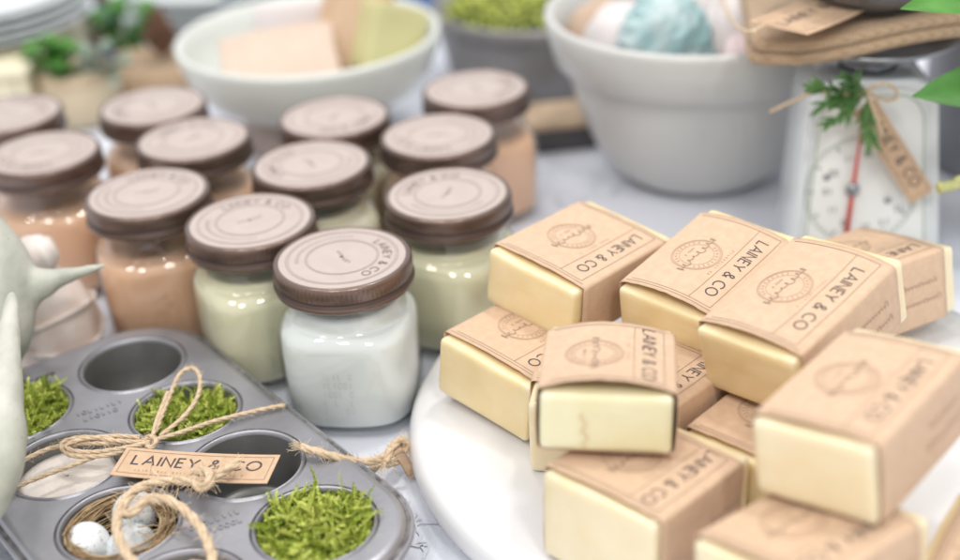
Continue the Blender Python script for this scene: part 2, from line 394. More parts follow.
# ------------------------------------------------------------------ wrapped soap bars
def soap_bar(dims, pos, ang, label, sm=0, bulge=.0022, near=.005, far=.008, seed=0, emb=True, crease=False):
    L, W, H = [d / 1000 for d in dims]
    yaw, pi_, ro = [R(a) for a in ang]
    rot = Matrix.Rotation(yaw, 3, 'Z') @ Matrix.Rotation(pi_, 3, 'Y') @ Matrix.Rotation(ro, 3, 'X')
    root = thing('wrapped_soap', label, 'soap', group='soaps stacked on the marble board')
    root.rotation_mode = 'XYZ'; root.rotation_euler = rot.to_euler(); root.location = Vector(pos) - rot @ Vector((0, 0, H / 2))
    rr = random.Random(seed + 50)
    b = MB()
    tx, ty = rr.uniform(-.006, .006), rr.uniform(-.01, .01)
    def warp(q):
        n = noise.noise_vector(q * 38 + Vector((seed * 3.1, 0, 0))) * .0009 + noise.noise_vector(q * 130 + Vector((seed, 5, 0))) * .00022
        return (q.x + n.x * .8 + tx * q.z, q.y + n.y * .5 + ty * q.z, q.z + H / 2 + n.z * .5)
    b.rbox((L, W - .0012, H - .0008), .0024, 12, fn=warp)
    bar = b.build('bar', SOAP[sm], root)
    if crease:
        c = MB(); fm = lambda u, v, l=0: (-L / 2 - .0012 + .0004 * math.sin(u * 300), u, H / 2 + v)
        c.ribbon([(W * .17 + .0012 * math.sin(k * 1.3) - .0015 * k / 12, H * (.18 - .58 * k / 12)) for k in range(13)], .0009, fm)
        c.build('crack', SOAP[0], bar, smooth=False)
    # paper band
    x0, x1 = -L / 2 + near, L / 2 - far
    g = .0007; hw, hh = W / 2 + g, H + g * 1.4; cr = .0017
    def lift(a, bb):
        e = (a - x0) / (x1 - x0); edge = .62 + .38 * (2 * e - 1) ** 2
        return bulge * max(0, 1 - (bb / hw) ** 2) * edge + .00025 * noise.noise((a * 60 + seed, bb * 60, 0))
    sec = []
    def seg(p, q, n):
        for i in range(n): sec.append((p[0] + (q[0] - p[0]) * i / n, p[1] + (q[1] - p[1]) * i / n))
    def cnr(cx, cy, a0):
        for i in range(5):
            a = R(a0 - 90 * i / 5); sec.append((cx + cr * math.cos(a), cy + cr * math.sin(a)))
    lo = -.0005
    seg((-hw, lo + cr), (-hw, hh - cr), 5); cnr(-hw + cr, hh - cr, 180); seg((-hw + cr, hh), (hw - cr, hh), 16); cnr(hw - cr, hh - cr, 90)
    seg((hw, hh - cr), (hw, lo + cr), 5); cnr(hw - cr, lo + cr, 0); seg((hw - cr, lo), (-hw + cr, lo), 6); cnr(-hw + cr, lo + cr, 270)
    wb = MB(); ns = len(sec); NA = 16
    jag = [rr.uniform(-.0003, .0003) for _ in range(ns)]
    for k in range(NA + 1):
        a = x0 + (x1 - x0) * k / NA
        for j, (yy, zz) in enumerate(sec):
            z2 = zz + (lift(a, yy) if zz > hh - cr * 1.01 else 0)
            sd = .0007 * math.sin(math.pi * min(1, max(0, zz / hh))) * (1 if yy > 0 else -1) * (abs(yy) > hw - cr) * (.6 + .4 * math.sin(a * 90 + seed))
            wb.v.append((a + (jag[j] if k in (0, NA) else 0), yy + sd, z2))
    wb.f = [(k * ns + j, (k + 1) * ns + j, (k + 1) * ns + (j + 1) % ns, k * ns + (j + 1) % ns) for k in range(NA) for j in range(ns)]; wb.mi = [0] * len(wb.f)
    wr = wb.build('paper_wrapper', 'kraft', root)
    md = wr.modifiers.new('paper', 'SOLIDIFY'); md.thickness = .00035; md.offset = -1
    # print: u runs along the reading direction (far to near), v towards the top of the letters (right hand edge)
    def fm(u, v, l=0): a, bb = -u, -v; return (a, bb, hh + lift(a, bb) + .00016 + l)
    xm = (x0 + x1) / 2
    def line(p, q, w, mb, n=24): mb.ribbon([(p[0] + (q[0] - p[0]) * i / n, p[1] + (q[1] - p[1]) * i / n) for i in range(n + 1)], w, fm)
    lt = MB()
    letters(lt, 'LAINEY & CO', lambda u, v, l=0: fm(u - xm - .001, v + W * .305, l), .0054, .00068)
    lt.build('lettering', 'ink', wr, smooth=False)
    bl = MB(); e = W / 2 - .0045
    line((-x0 - .0022, -W / 2 + .002), (-x0 - .0022, W / 2 - .002), .00042, bl); line((-x0 - .0040, -W / 2 + .004), (-x0 - .0040, e), .00034, bl)
    line((-x1 + .0030, -W / 2 + .003), (-x1 + .0030, e), .00036, bl)
    line((-x1 + .0032, e), (-x0 - .0042, e), .00036, bl); line((-x1 + .0032, W * .19), (-x0 - .0042, W * .19), .00030, bl)
    # hand-written lines on the right side face
    for k, (zc, ln) in enumerate(((.62, .30), (.36, .36))):
        fs = lambda u, v, l=0: (-u + .012, -hw - .0010 - l, H * zc + v)
        script(bl, L * ln, .0022, .00028, fs, seed + k)
    bl.build('border_line', 'ink_faded', wr, smooth=False)
    em = MB(); fe = lambda u, v, l=0: fm(u - xm, v - W * .11, l)
    for rad, w in ((.0122, .00042), (.0114, .00026), (.0084, .00026)): em.ribbon(arc(0, 0, rad, rad, 0, 350, 35), w, fe, True)
    for k in range(26):
        if k in (0, 1, 12, 13, 14, 25): continue
        a = 2 * math.pi * k / 26; c, s_ = math.cos(a), math.sin(a)
        em.ribbon([(.0092 * c, .0092 * s_), (.0105 * c, .0105 * s_)], .0006, fe)
    ticks(em, -.011, .011, .0011, .00028, lambda u, v, l=0: fm(u - xm, v + W * .145, l), seed, .0019)
    em.build('emblem', 'ink_light', wr, smooth=False)
    sc = MB(); fsx = lambda u, v, l=0: fe(u, v, l + .00006)
    script(sc, .0300, .0038, .00046, fsx, 3); ticks(sc, -.0035, .0035, .0009, .00028, lambda u, v, l=0: fe(u, v - .0042, l + .00005), 5, .0013)
    sc.build('handwriting', 'ink_faded', wr, smooth=False)
    return root
def corner_pos(d, ang, pt):                    # bar centre from its near left top corner
    rot = Matrix.Rotation(R(ang[0]), 3, 'Z') @ Matrix.Rotation(R(ang[1]), 3, 'Y') @ Matrix.Rotation(R(ang[2]), 3, 'X')
    return pt - rot @ Vector((-d[0] / 2000, d[1] / 2000, d[2] / 2000))
BARS = [
 ((74, 60.5, 32.5), (.0238, .561, .0415), (45, 2.5, 5), 'cream soap lying flat nearest the jars, partly shaded by the bar above it', 0, .0012, .005),
 ((34, 52, 38), at(526, 404, .0605), (78, 0, 0), 'short soap piece mostly hidden under the tilted bar seen end on', 1, .0004, .018),
 ((60, 50, 33), (.0800, .5150, .0460), (44, 0, 0), 'soap low in the gap showing the first letters of its label', 0, .0006, .003),
 ((72, 55, 33), (.1281, .4807, .039), (46, 0, 0), 'soap deep in the gap between the surrounding bars, only its wrapper corner showing', 0, .0006, .004),
 ((66.4, 55, 26.5), (.0518, .4743, .0808), (81.9, 6.6, 1.6), 'greenish cream soap seen end on in the middle with a cracked face and arched wrapper', 2, .0050, .0020),
 ((80, 56.8, 31), (.0509, .5961, .0725), (45.7, 1.8, 6.5), 'upper left soap resting across the stack closest to the jar lids', 0, .0014, .0055),
 ((79, 53, 32), (.1125, .567, .0735), (45.5, -9, 1.5), 'upper soap in the middle of the back row, left neighbour of the sharpest label', 0, .0040, .0035),
 ((83.2, 53, 33.7), (.1435, .5100, .0850), (42.1, -11, -4.5), 'upper soap with the sharpest printed label and a shaded right side', 0, .0034, .0040),
 ((76, 60, 36), (.1975, .604, .0480), (27, 0, -12), 'soap peeking out at the right behind the sharpest labelled bar', 1, .0016, .006),
 ((83, 50, 33), (.145, .421, .094), (47.6, -.5, -7), 'blurred soap on top at the right front with a wide cream end face', 1, .0016, .0032),
 ((66, 58, 42), at(541, 470, .0665), (45, 4, -1), 'blurred soap at the front left whose pale end face reaches the bottom edge', 1, .0014, .003),
 ((69, 54.5, 33), (.1165, .3790, .059), (37, 4, -10), 'blurred soap along the bottom edge below the big right hand bar', 1, .0014, .003),
 ((74, 58, 33), (.2010, .3800, .0395), (-35, 0, 0), 'soap in the lower right corner turned crosswise, mostly cut off by the frame', 0, .0014, .004),
]
for i, (d, p, a, lab, sm, bu, nr) in enumerate(BARS):
    if i in (1, 10): p = corner_pos(d, a, p)
    soap_bar(d, p, a, lab, sm, bu, near=nr, seed=i, crease=(i == 4))

# ------------------------------------------------------------------ candle jars
JR = .0360
JP = [(.0285, .0006, 2.8), (.0318, .0010, 3.2), (.0338, .0032, 3.5), (.0347, .0075, 3.7), (.0354, .028, 3.7), (.0356, .043, 3.6), (.0356, .0500, 3.4)] + [(.0276 + .0080 * math.cos(R(e)), .0510 + .0090 * math.sin(R(e)), 3.3 - 1.2 * e / 68) for e in (6, 14, 22, 30, 38, 46, 54, 62, 68)] + [(.0304, .0605, 2.02), (.0303, .0630, 2), (.0306, .0685, 2), (.0318, .0705, 2), (.0318, .0745, 2), (.0306, .0760, 2), (.0306, .0845, 2)]
def sq(a, r, n):
    c, s_ = math.cos(a), math.sin(a)
    k = (abs(c) ** n + abs(s_) ** n) ** (-1.0 / n); k = 1 + (k - 1) * .80
    return r * k * c, r * k * s_
def make_jar(wax):
    root = thing('candle_jar', 'x', 'candle jar', group='candle jars with brown lids')
    P = [(.001, .0006)] + [(r, z) for r, z, n in JP]; NN = [2] + [n for r, z, n in JP]
    g = MB()
    def fn(k, a, r, z):
        x, y = sq(a, r, NN[k]); return x, y, max(z, .0004)
    g.lathe(P, 72, fn=fn); gl = g.build('glass', 'glass', root)
    top = {'wax_white': .0672, 'wax_yellow': .0630, 'wax_cream': .0630, 'wax_peach': .0560}[wax]; w = MB()
    IN = [(r, z, n) for r, z, n in JP if .007 < z < top - .0012]; rt = IN[-1][0]
    WP = [(.001, .0045), (.0295, .0046), (.0318, .0062)] + [(r - .0019, z) for r, z, n in IN] + [(rt - .0022, top - .0004), (rt - .004, top), (.001, top)]
    WN = [2, 3.2, 3.5] + [n for r, z, n in IN] + [IN[-1][2]] * 2 + [2]
    w.lathe(WP, 72, fn=lambda k, a, r, z: (*sq(a, r, WN[k]), z)); w.build('wax', wax, root)
    wk = MB(); wk.tube([(0, 0, top - .001), (.0004, 0, top + .004), (.001, 0, top + .009)], .0007, 6); wk.build('wick', 'powder', root)
    # raised panel with rows of tiny raised marks on the front face
    pn = MB()
    def fr(u, v, l=0):
        yy = -.0357 - l; return (u, yy + .0004 * (u / .011) ** 2, .026 + v)
    for k in range(6): ticks(pn, -.008, .008, .0032, .0005, lambda u, v, l=0: fr(u, v + .013 - k * .0052, l + .0001), 30 + k, .0027)
    pe = pn.build('embossed_panel', 'glass', gl, smooth=False); md = pe.modifiers.new('relief', 'SOLIDIFY'); md.thickness = .0003; md.offset = 0
    # lid
    Z = .0742
    prof = [(.0322, Z + .0002), (.0352, Z), (.0360, Z + .0014), (.0358, Z + .0030), (.0347, Z + .0042), (.0345, Z + .0048), (.0352, Z + .0056), (.0352, Z + .0108), (.0350, Z + .0122), (.0343, Z + .0134), (.0334, Z + .0138), (.0328, Z + .0136), (.0322, Z + .01315), (.001, Z + .01315)]
    l = MB(); SEG = 288
    l.lathe(prof, SEG, fn=lambda k, a, r, z: ((r - (.00042 if (k in (7,) and int(round(a / (2 * math.pi) * SEG)) % 3 == 0) else 0)) * math.cos(a), (r - (.00042 if (k in (6, 7) and int(round(a / (2 * math.pi) * SEG)) % 3 == 0) else 0)) * math.sin(a), z))
    l.mi = [1 if 3 * SEG <= i < 6 * SEG else 0 for i in range(len(l.f))]; lid = l.build('lid', ['lid_brown', 'lid_groove'], root)
    s_ = MB(); zt = Z + .0135; s_.lathe([(.0322, Z + .0131), (.0322, zt), (.0316, zt + .0001), (.001, zt + .0001)], 96); st = s_.build('lid_label', 'lid_label', lid)
    rg = MB(); fz = lambda u, v, q=0: (u, v, zt + .00022 + q)
    for rad, ww in ((.0283, .0004), (.0272, .0003), (.0185, .0004), (.0176, .0003)): rg.ribbon(arc(0, 0, rad, rad, 0, 355, 71), ww, fz, True)
    script(rg, .014, .0022, .0004, fz, 8)
    for k in range(22):
        a = R(150 + k * 5.2); c, q = math.cos(a), math.sin(a)
        rg.ribbon([(.0218 * c, .0218 * q), (.0238 * c, .0238 * q)], .0006, fz)
    rg.build('ring_print', 'lid_ink', st, smooth=False)
    lt = MB()
    def farc(u, v, q=0):
        a = R(60) - u / .0228; return ((.0228 + v) * math.cos(a), (.0228 + v) * math.sin(a), zt + .00024 + q)
    letters(lt, 'LAINEY & CO', farc, .0042, .00075, gap=.34)
    lt.build('lettering', 'lid_ink_dark', st, smooth=False)
    return root
protos = {}
JARS = [  # lid centre in the photo, wax, turn, label
 (342, 257, 'wax_white', -52, 'white candle jar in front of all the others, nearest the marble board'),
 (447.5, 193, 'wax_yellow', 20, 'pale yellow candle jar just behind and right of the white one'),
 (250, 220, 'wax_yellow', -20, 'pale yellow candle jar just behind and left of the white one'),
 (147, 192, 'wax_peach', -30, 'peach candle jar directly behind the empty muffin cup'),
 (311, 163, 'wax_cream', 70, 'cream candle jar in the middle of the group, behind the white and yellow jars'),
 (438, 134.5, 'wax_peach', 130, 'candle jar second from the back in the right hand file of jars'),
 (334, 116, 'wax_cream', 200, 'candle jar directly in front of the bowl of wrapped soap slabs'),
 (475.5, 88, 'wax_peach', 250, 'peach candle jar rearmost on the right in front of the grey planter'),
 (193, 138, 'wax_peach', 10, 'peach candle jar between the leftmost bowl and the nearer peach jar'),
 (152.5, 105, 'wax_peach', 80, 'peach candle jar at the back nearest the pine cone'),
 (42, 152, 'wax_peach', 140, 'peach candle jar at the left edge behind the antler'),
 (8, 113, 'wax_peach', 300, 'candle jar in the left corner cut off by the frame, below the plates'),
]
for px, py, wax, turn, lab in JARS:
    q = at(px, py, .088)
    if wax not in protos: j = protos[wax] = make_jar(wax)
    else: j = copy_tree(protos[wax])
    j['label'] = lab; j.location = (q.x, q.y, .0002); j.rotation_euler = (0, 0, R(turn + 45))
for ch in protos['wax_white'].children:
    if ch.name.startswith('lid'): ch.rotation_euler = (0, 0, R(-62))      # the front jar's lid is screwed round on its own

# ------------------------------------------------------------------ muffin tin
TA = Vector((.604, -.797, 0)); TB = Vector((-.797, -.604, 0)); TZ = .030
C1 = Vector((-.1850, .5990, 0)); PA, PB = .0592, .0635
def cup_c(i, j): return C1 + TA * (PA * i) + TB * (PB * j)
TBASE = cup_c(1.5, .5)
tin = thing('muffin_tin', 'dull grey metal muffin tin with moss, eggs and powder in some cups', 'muffin tin', loc=TBASE)
MRG = .0395
def outline(off, z, n=12):
    pts = []
    for (i, j, a0) in ((3, 0, 0), (3, 1, 90), (0, 1, 180), (0, 0, 270)):
        c = cup_c(i, j)
        sg = {0: (1, -1), 90: (1, 1), 180: (-1, 1), 270: (-1, -1)}[a0]
        for k in range(n + 1):
            a = R(a0 - 90 + 90 * k / n)
            rad = MRG + off
            pts.append(c + TA * (rad * math.cos(a)) + TB * (rad * math.sin(a)) + Vector((0, 0, z)))
    return pts
RC = .0283
bm = bmesh.new(); edges = []
def loop(pts):
    vs = [bm.verts.new(p) for p in pts]
    for i in range(len(vs)): edges.append(bm.edges.new((vs[i], vs[(i + 1) % len(vs)])))
loop(outline(-.004, TZ))
for i in range(4):
    for j in range(2):
        c = cup_c(i, j); loop([c + Vector((RC * math.cos(2 * math.pi * k / 64), RC * math.sin(2 * math.pi * k / 64), TZ)) for k in range(64)])
bmesh.ops.triangle_fill(bm, use_beauty=True, use_dissolve=False, edges=edges)
bmesh.ops.recalc_face_normals(bm, faces=bm.faces)
if sum(f.normal.z for f in bm.faces) < 0: bmesh.ops.reverse_faces(bm, faces=bm.faces)
pl = MB(); bm.verts.index_update(); pl.add([v.co for v in bm.verts], [[v.index for v in f.verts] for f in bm.faces]); bm.free()
pl.build('top_plate', 'tin', tin, smooth=False, origin=TBASE)
rm = MB(); rings = [outline(-.004, TZ), outline(-.002, TZ - .0004), outline(-.0006, TZ - .0014), outline(0, TZ - .0030), outline(.0012, TZ - .0036), outline(.0024, TZ - .0030), outline(.0034, TZ - .0034), outline(.0038, TZ - .0050), outline(.0030, TZ - .0066), outline(.0014, TZ - .0066), outline(.0004, TZ - .0054)]
nn = len(rings[0])
for rg in rings: rm.v += [tuple(p) for p in rg]
rm.f = [(k * nn + j, (k + 1) * nn + j, (k + 1) * nn + (j + 1) % nn, k * nn + (j + 1) % nn) for k in range(len(rings) - 1) for j in range(nn)]; rm.mi = [0] * len(rm.f)
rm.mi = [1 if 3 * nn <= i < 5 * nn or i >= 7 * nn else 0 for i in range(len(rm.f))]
rm.build('rolled_rim', ['tin', 'tin_dark'], tin, origin=TBASE)
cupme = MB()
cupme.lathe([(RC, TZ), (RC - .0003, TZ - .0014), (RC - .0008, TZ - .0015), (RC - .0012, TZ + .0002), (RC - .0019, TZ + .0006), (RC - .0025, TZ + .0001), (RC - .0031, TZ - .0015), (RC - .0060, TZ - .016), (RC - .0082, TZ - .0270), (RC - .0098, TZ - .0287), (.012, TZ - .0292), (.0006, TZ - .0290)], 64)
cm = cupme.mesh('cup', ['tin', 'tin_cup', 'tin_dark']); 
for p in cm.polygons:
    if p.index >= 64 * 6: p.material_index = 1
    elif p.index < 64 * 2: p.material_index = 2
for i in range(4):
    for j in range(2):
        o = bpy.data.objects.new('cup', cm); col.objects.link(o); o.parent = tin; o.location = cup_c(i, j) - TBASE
# raised maker's script between cups: worn, not legible
for (i, j, s0) in ((2.5, .5, 5), (.5, .5, 9)):
    c = cup_c(i, j)
    for k in range(2):
        tl = MB(); fm = lambda u, v, l=0: tuple(c + Vector((.88, .46, 0)) * u + Vector((-.46, .88, 0)) * (v + .0032 - .0064 * k) + Vector((0, 0, TZ + .0003 + l)))
        ticks(tl, -.0105 + .002 * k, .0105, .0030, .0008, fm, s0 + k, .0030, .95)
        e = tl.build('embossed_script', 'tin', tin, smooth=False, origin=TBASE); md = e.modifiers.new('relief', 'SOLIDIFY'); md.thickness = .0006; md.offset = 0
hs = MB(); c = cup_c(-.35, .62)
hs.rbox((.010, .0035, .0006), .0002, 2, Matrix.Translation(c + Vector((0, 0, TZ + .0001))) @ Matrix.Rotation(math.atan2(TB.y, TB.x), 4, 'Z'))
hs.build('hang_slot', 'charcoal', tin, smooth=False, origin=TBASE)

# contents -----------------------------------------------------------
def moss(c, label, seed, top=.030, n=620, rad=.0240):
    rr = random.Random(seed); mb = MB()
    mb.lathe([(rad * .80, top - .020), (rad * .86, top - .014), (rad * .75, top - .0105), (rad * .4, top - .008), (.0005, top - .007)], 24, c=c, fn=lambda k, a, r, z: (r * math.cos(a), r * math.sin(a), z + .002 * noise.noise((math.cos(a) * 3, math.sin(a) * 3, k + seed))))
    for s_ in range(n):
        mb.cur = 1 if rr.random() < .6 else 2
        rho = rad * math.sqrt(rr.random()) * .96; th = rr.uniform(0, 6.283)
        hgt = noise.noise((rho * math.cos(th) * 95, rho * math.sin(th) * 95, seed)) * .0075
        p = Vector((c[0] + rho * math.cos(th), c[1] + rho * math.sin(th), c[2] + top - .0085 + hgt - .005 * (rho / rad) ** 2))
        d = Vector((math.cos(th) * rr.uniform(-.5, .9) + rr.uniform(-.6, .6), math.sin(th) * rr.uniform(-.5, .9) + rr.uniform(-.6, .6), rr.uniform(.1, 1.1))).normalized()
        ln = rr.uniform(.007, .019) * (1.4 if rr.random() < .04 else 1); bend = Vector((rr.uniform(-1, 1), rr.uniform(-1, 1), rr.uniform(-1.3, .2))) * 1.5
        pts = []; q = p.copy(); K = 7
        for k in range(K):
            pts.append(q.copy()); d = (d + bend * (1.0 / K)).normalized(); q = q + d * (ln / K)
        # keep inside the cup wall
        for q in pts:
            dx, dy = q.x - c[0], q.y - c[1]; rh = math.hypot(dx, dy); lim = .0238 + max(0, q.z - c[2] - TZ) * 1.2
            if rh > lim: q.x = c[0] + dx * lim / rh; q.y = c[1] + dy * lim / rh
        mb.tube(pts, [.00042 * (1 - .6 * k / K) for k in range(K)], 3, caps=False)
        side = d.cross(Vector((rr.uniform(-1, 1), rr.uniform(-1, 1), rr.uniform(-1, 1)))).normalized()
        for k in range(1, K):
            for sg in (-1, 1):
                for hh_ in (0, .5):
                    b0 = pts[k] + (pts[k] - pts[k - 1]) * hh_; tn = (pts[k] - pts[k - 1]).normalized()
                    dd = (tn * .9 + side * sg * rr.uniform(.6, 1.2)).normalized(); w = tn.cross(side).normalized() * .0006 + tn * .0004
                    ll = rr.uniform(.0015, .0036) * (1.15 - .6 * k / K)
                    mb.add([b0, b0 + dd * ll * .5 + w, b0 + dd * ll, b0 + dd * ll * .5 - w], [(0, 1, 2, 3)])
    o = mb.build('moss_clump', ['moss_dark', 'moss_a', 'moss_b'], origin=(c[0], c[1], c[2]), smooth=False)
    return tag(o, label, 'moss', 'moss clumps in the muffin cups')
moss(cup_c(3, 0), 'bright green moss clump in the muffin cup nearest the marble board', 11, top=.034, n=950)
moss(cup_c(1, 0), 'green moss clump in the muffin cup crossed by the thin twine bow', 12, top=.030, n=780)
moss(cup_c(0, 1), 'green moss clump in the muffin cup behind the antler tine', 13, top=.034, n=740)
# powder
c = cup_c(1, 1); pw = MB()
pw.lathe([(.0205, .010), (.0235, .0195), (.0236, .0205), (.018, .0218), (.009, .0226), (.0005, .0229)], 48, fn=lambda k, a, r, z: (r * math.cos(a), r * math.sin(a), z + (.0008 * noise.noise((math.cos(a) * 2.5, math.sin(a) * 2.5, k)) if k > 2 else 0)))
o = pw.build('bath_salt', 'powder'); o.location = c; tag(o, 'pale pinkish white bath salt filling a muffin cup beside the antler', 'bath salt')
# nest and eggs
c = cup_c(2, 1); rr = random.Random(21); nb = MB()
for s_ in range(230):
    nb.cur = 0 if rr.random() < .6 else 1
    a0 = rr.uniform(0, 6.28); span = rr.uniform(.8, 2.6); rho = rr.uniform(.0185, .0243); z0 = .0235 + rr.uniform(-.010, .0065); wob = rr.uniform(-.0035, .0035); z1 = rr.uniform(-.004, .004)
    pts = [];
    for k in range(9):
        t_ = k / 8; a = a0 + span * t_; r_ = rho + wob * math.sin(t_ * 3.1) + .0008 * math.sin(7 * t_ + s_)
        z = z0 + z1 * (t_ - .5); r_ = min(r_, .0236 if z < TZ else .0255)
        pts.append((r_ * math.cos(a), r_ * math.sin(a), z))
    nb.tube(pts, rr.uniform(.00022, .0005), 4)
for s_ in range(60):
    nb.cur = 0; a = rr.uniform(0, 6.28); r1 = rr.uniform(.004, .016); a2 = a + rr.uniform(1, 4); r2 = rr.uniform(.006, .018)
    nb.tube([(r1 * math.cos(a), r1 * math.sin(a), .0065), (.5 * (r1 * math.cos(a) + r2 * math.cos(a2)), .5 * (r1 * math.sin(a) + r2 * math.sin(a2)), .0080), (r2 * math.cos(a2), r2 * math.sin(a2), .0085)], .0004, 4)
for s_ in range(26):
    nb.cur = 1; a = rr.uniform(-.6, 1.6); r1 = .0215
    p = Vector((r1 * math.cos(a), r1 * math.sin(a), .0255)); d = Vector((rr.uniform(-1, 1), rr.uniform(-.6, 1), rr.uniform(.1, .7))).normalized() * rr.uniform(.008, .018)
    nb.tube([p, p + d * .5 + Vector((0, 0, .0015)), p + d], .00028, 4)
o = nb.build('straw_nest', ['straw', 'straw_pale']); o.location = c; tag(o, 'round straw nest lining a muffin cup around three eggs', 'nest')
for (px, py, z, yaw, lab) in ((87, 545, .0205, .4, 'speckled white egg at the front left of the straw nest'), (136, 512, .0210, 1.0, 'speckled egg at the back of the straw nest under the rope'), (131, 548, .0170, 2.2, 'speckled egg lying low at the front right of the straw nest')):
    q = at(px, py, z); e = MB()
    e.ball((0, 0, 0), .0103, .0103, .0130, M=(Matrix.Rotation(yaw, 3, 'Z') @ Matrix.Rotation(R(62), 3, 'X')), seg=32, rings=24, fn=lambda p: 1 - .10 * p.z * (p.z > 0) )
    o = e.build('speckled_egg', 'egg'); o.location = q; tag(o, lab, 'egg', 'eggs in the straw nest')
c = cup_c(3, 1); kb = MB()
for k in range(3):
    rad = .0205 - .0052 * k
    kb.tube([(rad * math.cos(a / 20 * 6.283), rad * math.sin(a / 20 * 6.283), .0235 + .0012 * math.sin(a * 1.7 + k)) for a in range(21)], .0042, 8)
o = kb.build('felt_coil', 'peach_soap'); o.location = c; tag(o, 'peach brown coiled ring in the muffin cup at the bottom edge', 'coil')

# ------------------------------------------------------------------ twine and rope
def rope(name, label, paths, Rr, cat, fuzz=60, plies=3, seed=1, fray=0):
    base = Vector(paths[0][0]); root = thing(name, label, cat, loc=(base.x, base.y, base.z)); rr = random.Random(seed)
    strands = [MB() for _ in range(plies)]; fz = MB()
    for path in paths:
        P = catmull(path, 14); s_ = 0; u = None; acc = [[] for _ in range(plies)]
        for k, p in enumerate(P):
            tn = (P[min(k + 1, len(P) - 1)] - P[max(k - 1, 0)]).normalized()
            if u is None: u = tn.orthogonal().normalized()
            u = (u - tn * u.dot(tn)).normalized(); w = tn.cross(u)
            if k: s_ += (p - P[k - 1]).length
            for j in range(plies):
                a = s_ / (Rr * 5.2) * 2 * math.pi / 2.3 + 6.283 * j / plies
                jit = 1 + .12 * noise.noise((s_ * 300, j, seed))
                acc[j].append(p + (u * math.cos(a) + w * math.sin(a)) * Rr * .42 * jit)
            for _f in range(int(fuzz / 100 * 3 + rr.random())):
                a = rr.uniform(0, 6.28); d = (u * math.cos(a) + w * math.sin(a)); q = p + d * Rr * .8
                d2 = (d * rr.uniform(.3, 1) + tn * rr.uniform(-1, 1)).normalized() * Rr * rr.uniform(.8, 2.6)
                fz.tube([q, q + d2 * .6 + Vector((0, 0, Rr * .15)), q + d2], Rr * .035 + .00003, 3, caps=False)
        for j in range(plies): strands[j].tube(acc[j], [Rr * .60 * (1 + .08 * noise.noise((i * .31, j, seed))) for i in range(len(acc[j]))], 7)
        if fray:
            for s2 in range(fray):
                d = (P[0] - P[2]).normalized(); d = (d + Vector((rr.uniform(-1, 1), rr.uniform(-1, 1), rr.uniform(-1, 1))) * .55).normalized()
                q = P[1] + Vector((rr.uniform(-1, 1), rr.uniform(-1, 1), rr.uniform(-1, 1))) * Rr * .5; l = rr.uniform(1.2, 3.2) * Rr
                fz.tube([q, q + d * l * .6, q + d * l + Vector((0, 0, rr.uniform(-.3, .3) * l))], Rr * .05, 3, caps=False)
    for s_ in strands: s_.build('strand', 'jute', root, origin=base)
    if fz.v: fz.build('fuzz', 'jute_fuzz', root, origin=base, smooth=False)
    return root
Z = .0325
def pp(*L): return [at(x, y, z) for x, y, z in L]
rope('thin_twine', 'thin jute twine tied in a bow over the tag in the muffin tin', [
    pp((150, 441, .0345), (158, 425, .037), (170, 395, .040), (180, 374, .042), (193, 368, .042), (200, 378, .041), (197, 398, .038), (182, 418, .036), (160, 436, .035)),
    pp((150, 441, .0350), (175, 434, .034), (215, 421, .0335), (255, 411, .0325), (285, 405, .032)),
    pp((152, 442, .0350), (120, 441, .036), (85, 437, .036), (62, 443, .035), (70, 455, .034), (100, 456, .034), (128, 450, .034), (148, 444, .034)),
    pp((150, 443, .034), (110, 452, .033), (70, 466, .0325), (30, 481, .0325), (6, 492, .0325)),
    pp((148, 440, .0345), (112, 443, .0345), (72, 444, .034), (45, 450, .033), (20, 462, .033)),
    pp((150, 442, .036), (118, 449, .0355), (88, 452, .035), (66, 448, .0355), (78, 440, .0365), (112, 436, .037), (140, 437, .037)),
    pp((152, 440, .036), (157, 420, .038), (164, 402, .040), (168, 392, .041)),
    pp((146, 438, .036), (151, 436, .0375), (156, 441, .037), (151, 447, .0355), (145, 443, .035), (148, 437, .0365))], .00115, 'twine', 40, 3, 3)
rope('thick_rope', 'thick frayed jute rope looping over the nest with a knot on the tag', [
    pp((236, 464, .041), (222, 472, .041), (206, 480, .040), (188, 481, .038), (165, 481, .037), (143, 486, .037), (128, 497, .037), (124, 512, .036), (133, 512, .040), (147, 500, .041), (165, 499, .040), (186, 511, .039), (203, 532, .038), (212, 556, .037), (214, 575, .036)),
    pp((124, 500, .036), (117, 520, .038), (119, 538, .039), (128, 555, .039), (142, 575, .038)),
    pp((196, 474, .038), (202, 470, .042), (210, 474, .0435), (208, 484, .042), (200, 488, .039), (194, 482, .038))], .0023, 'rope', 40, 3, 5, fray=14)
rope('jute_rope', 'jute rope with a frayed end and knot between the tin and marble board', [
    pp((301, 447, .035), (318, 452, .034), (340, 458, .030), (362, 462, .024), (382, 458, .018), (398, 450, .013), (404, 442, .010)),
    pp((385, 462, .017), (391, 449, .019), (400, 440, .017), (406, 446, .012), (400, 458, .011), (390, 464, .013), (384, 458, .016)),
    pp((384, 461, .014), (374, 468, .010), (362, 476, .004))], .0021, 'rope', 50, 3, 6, fray=40)

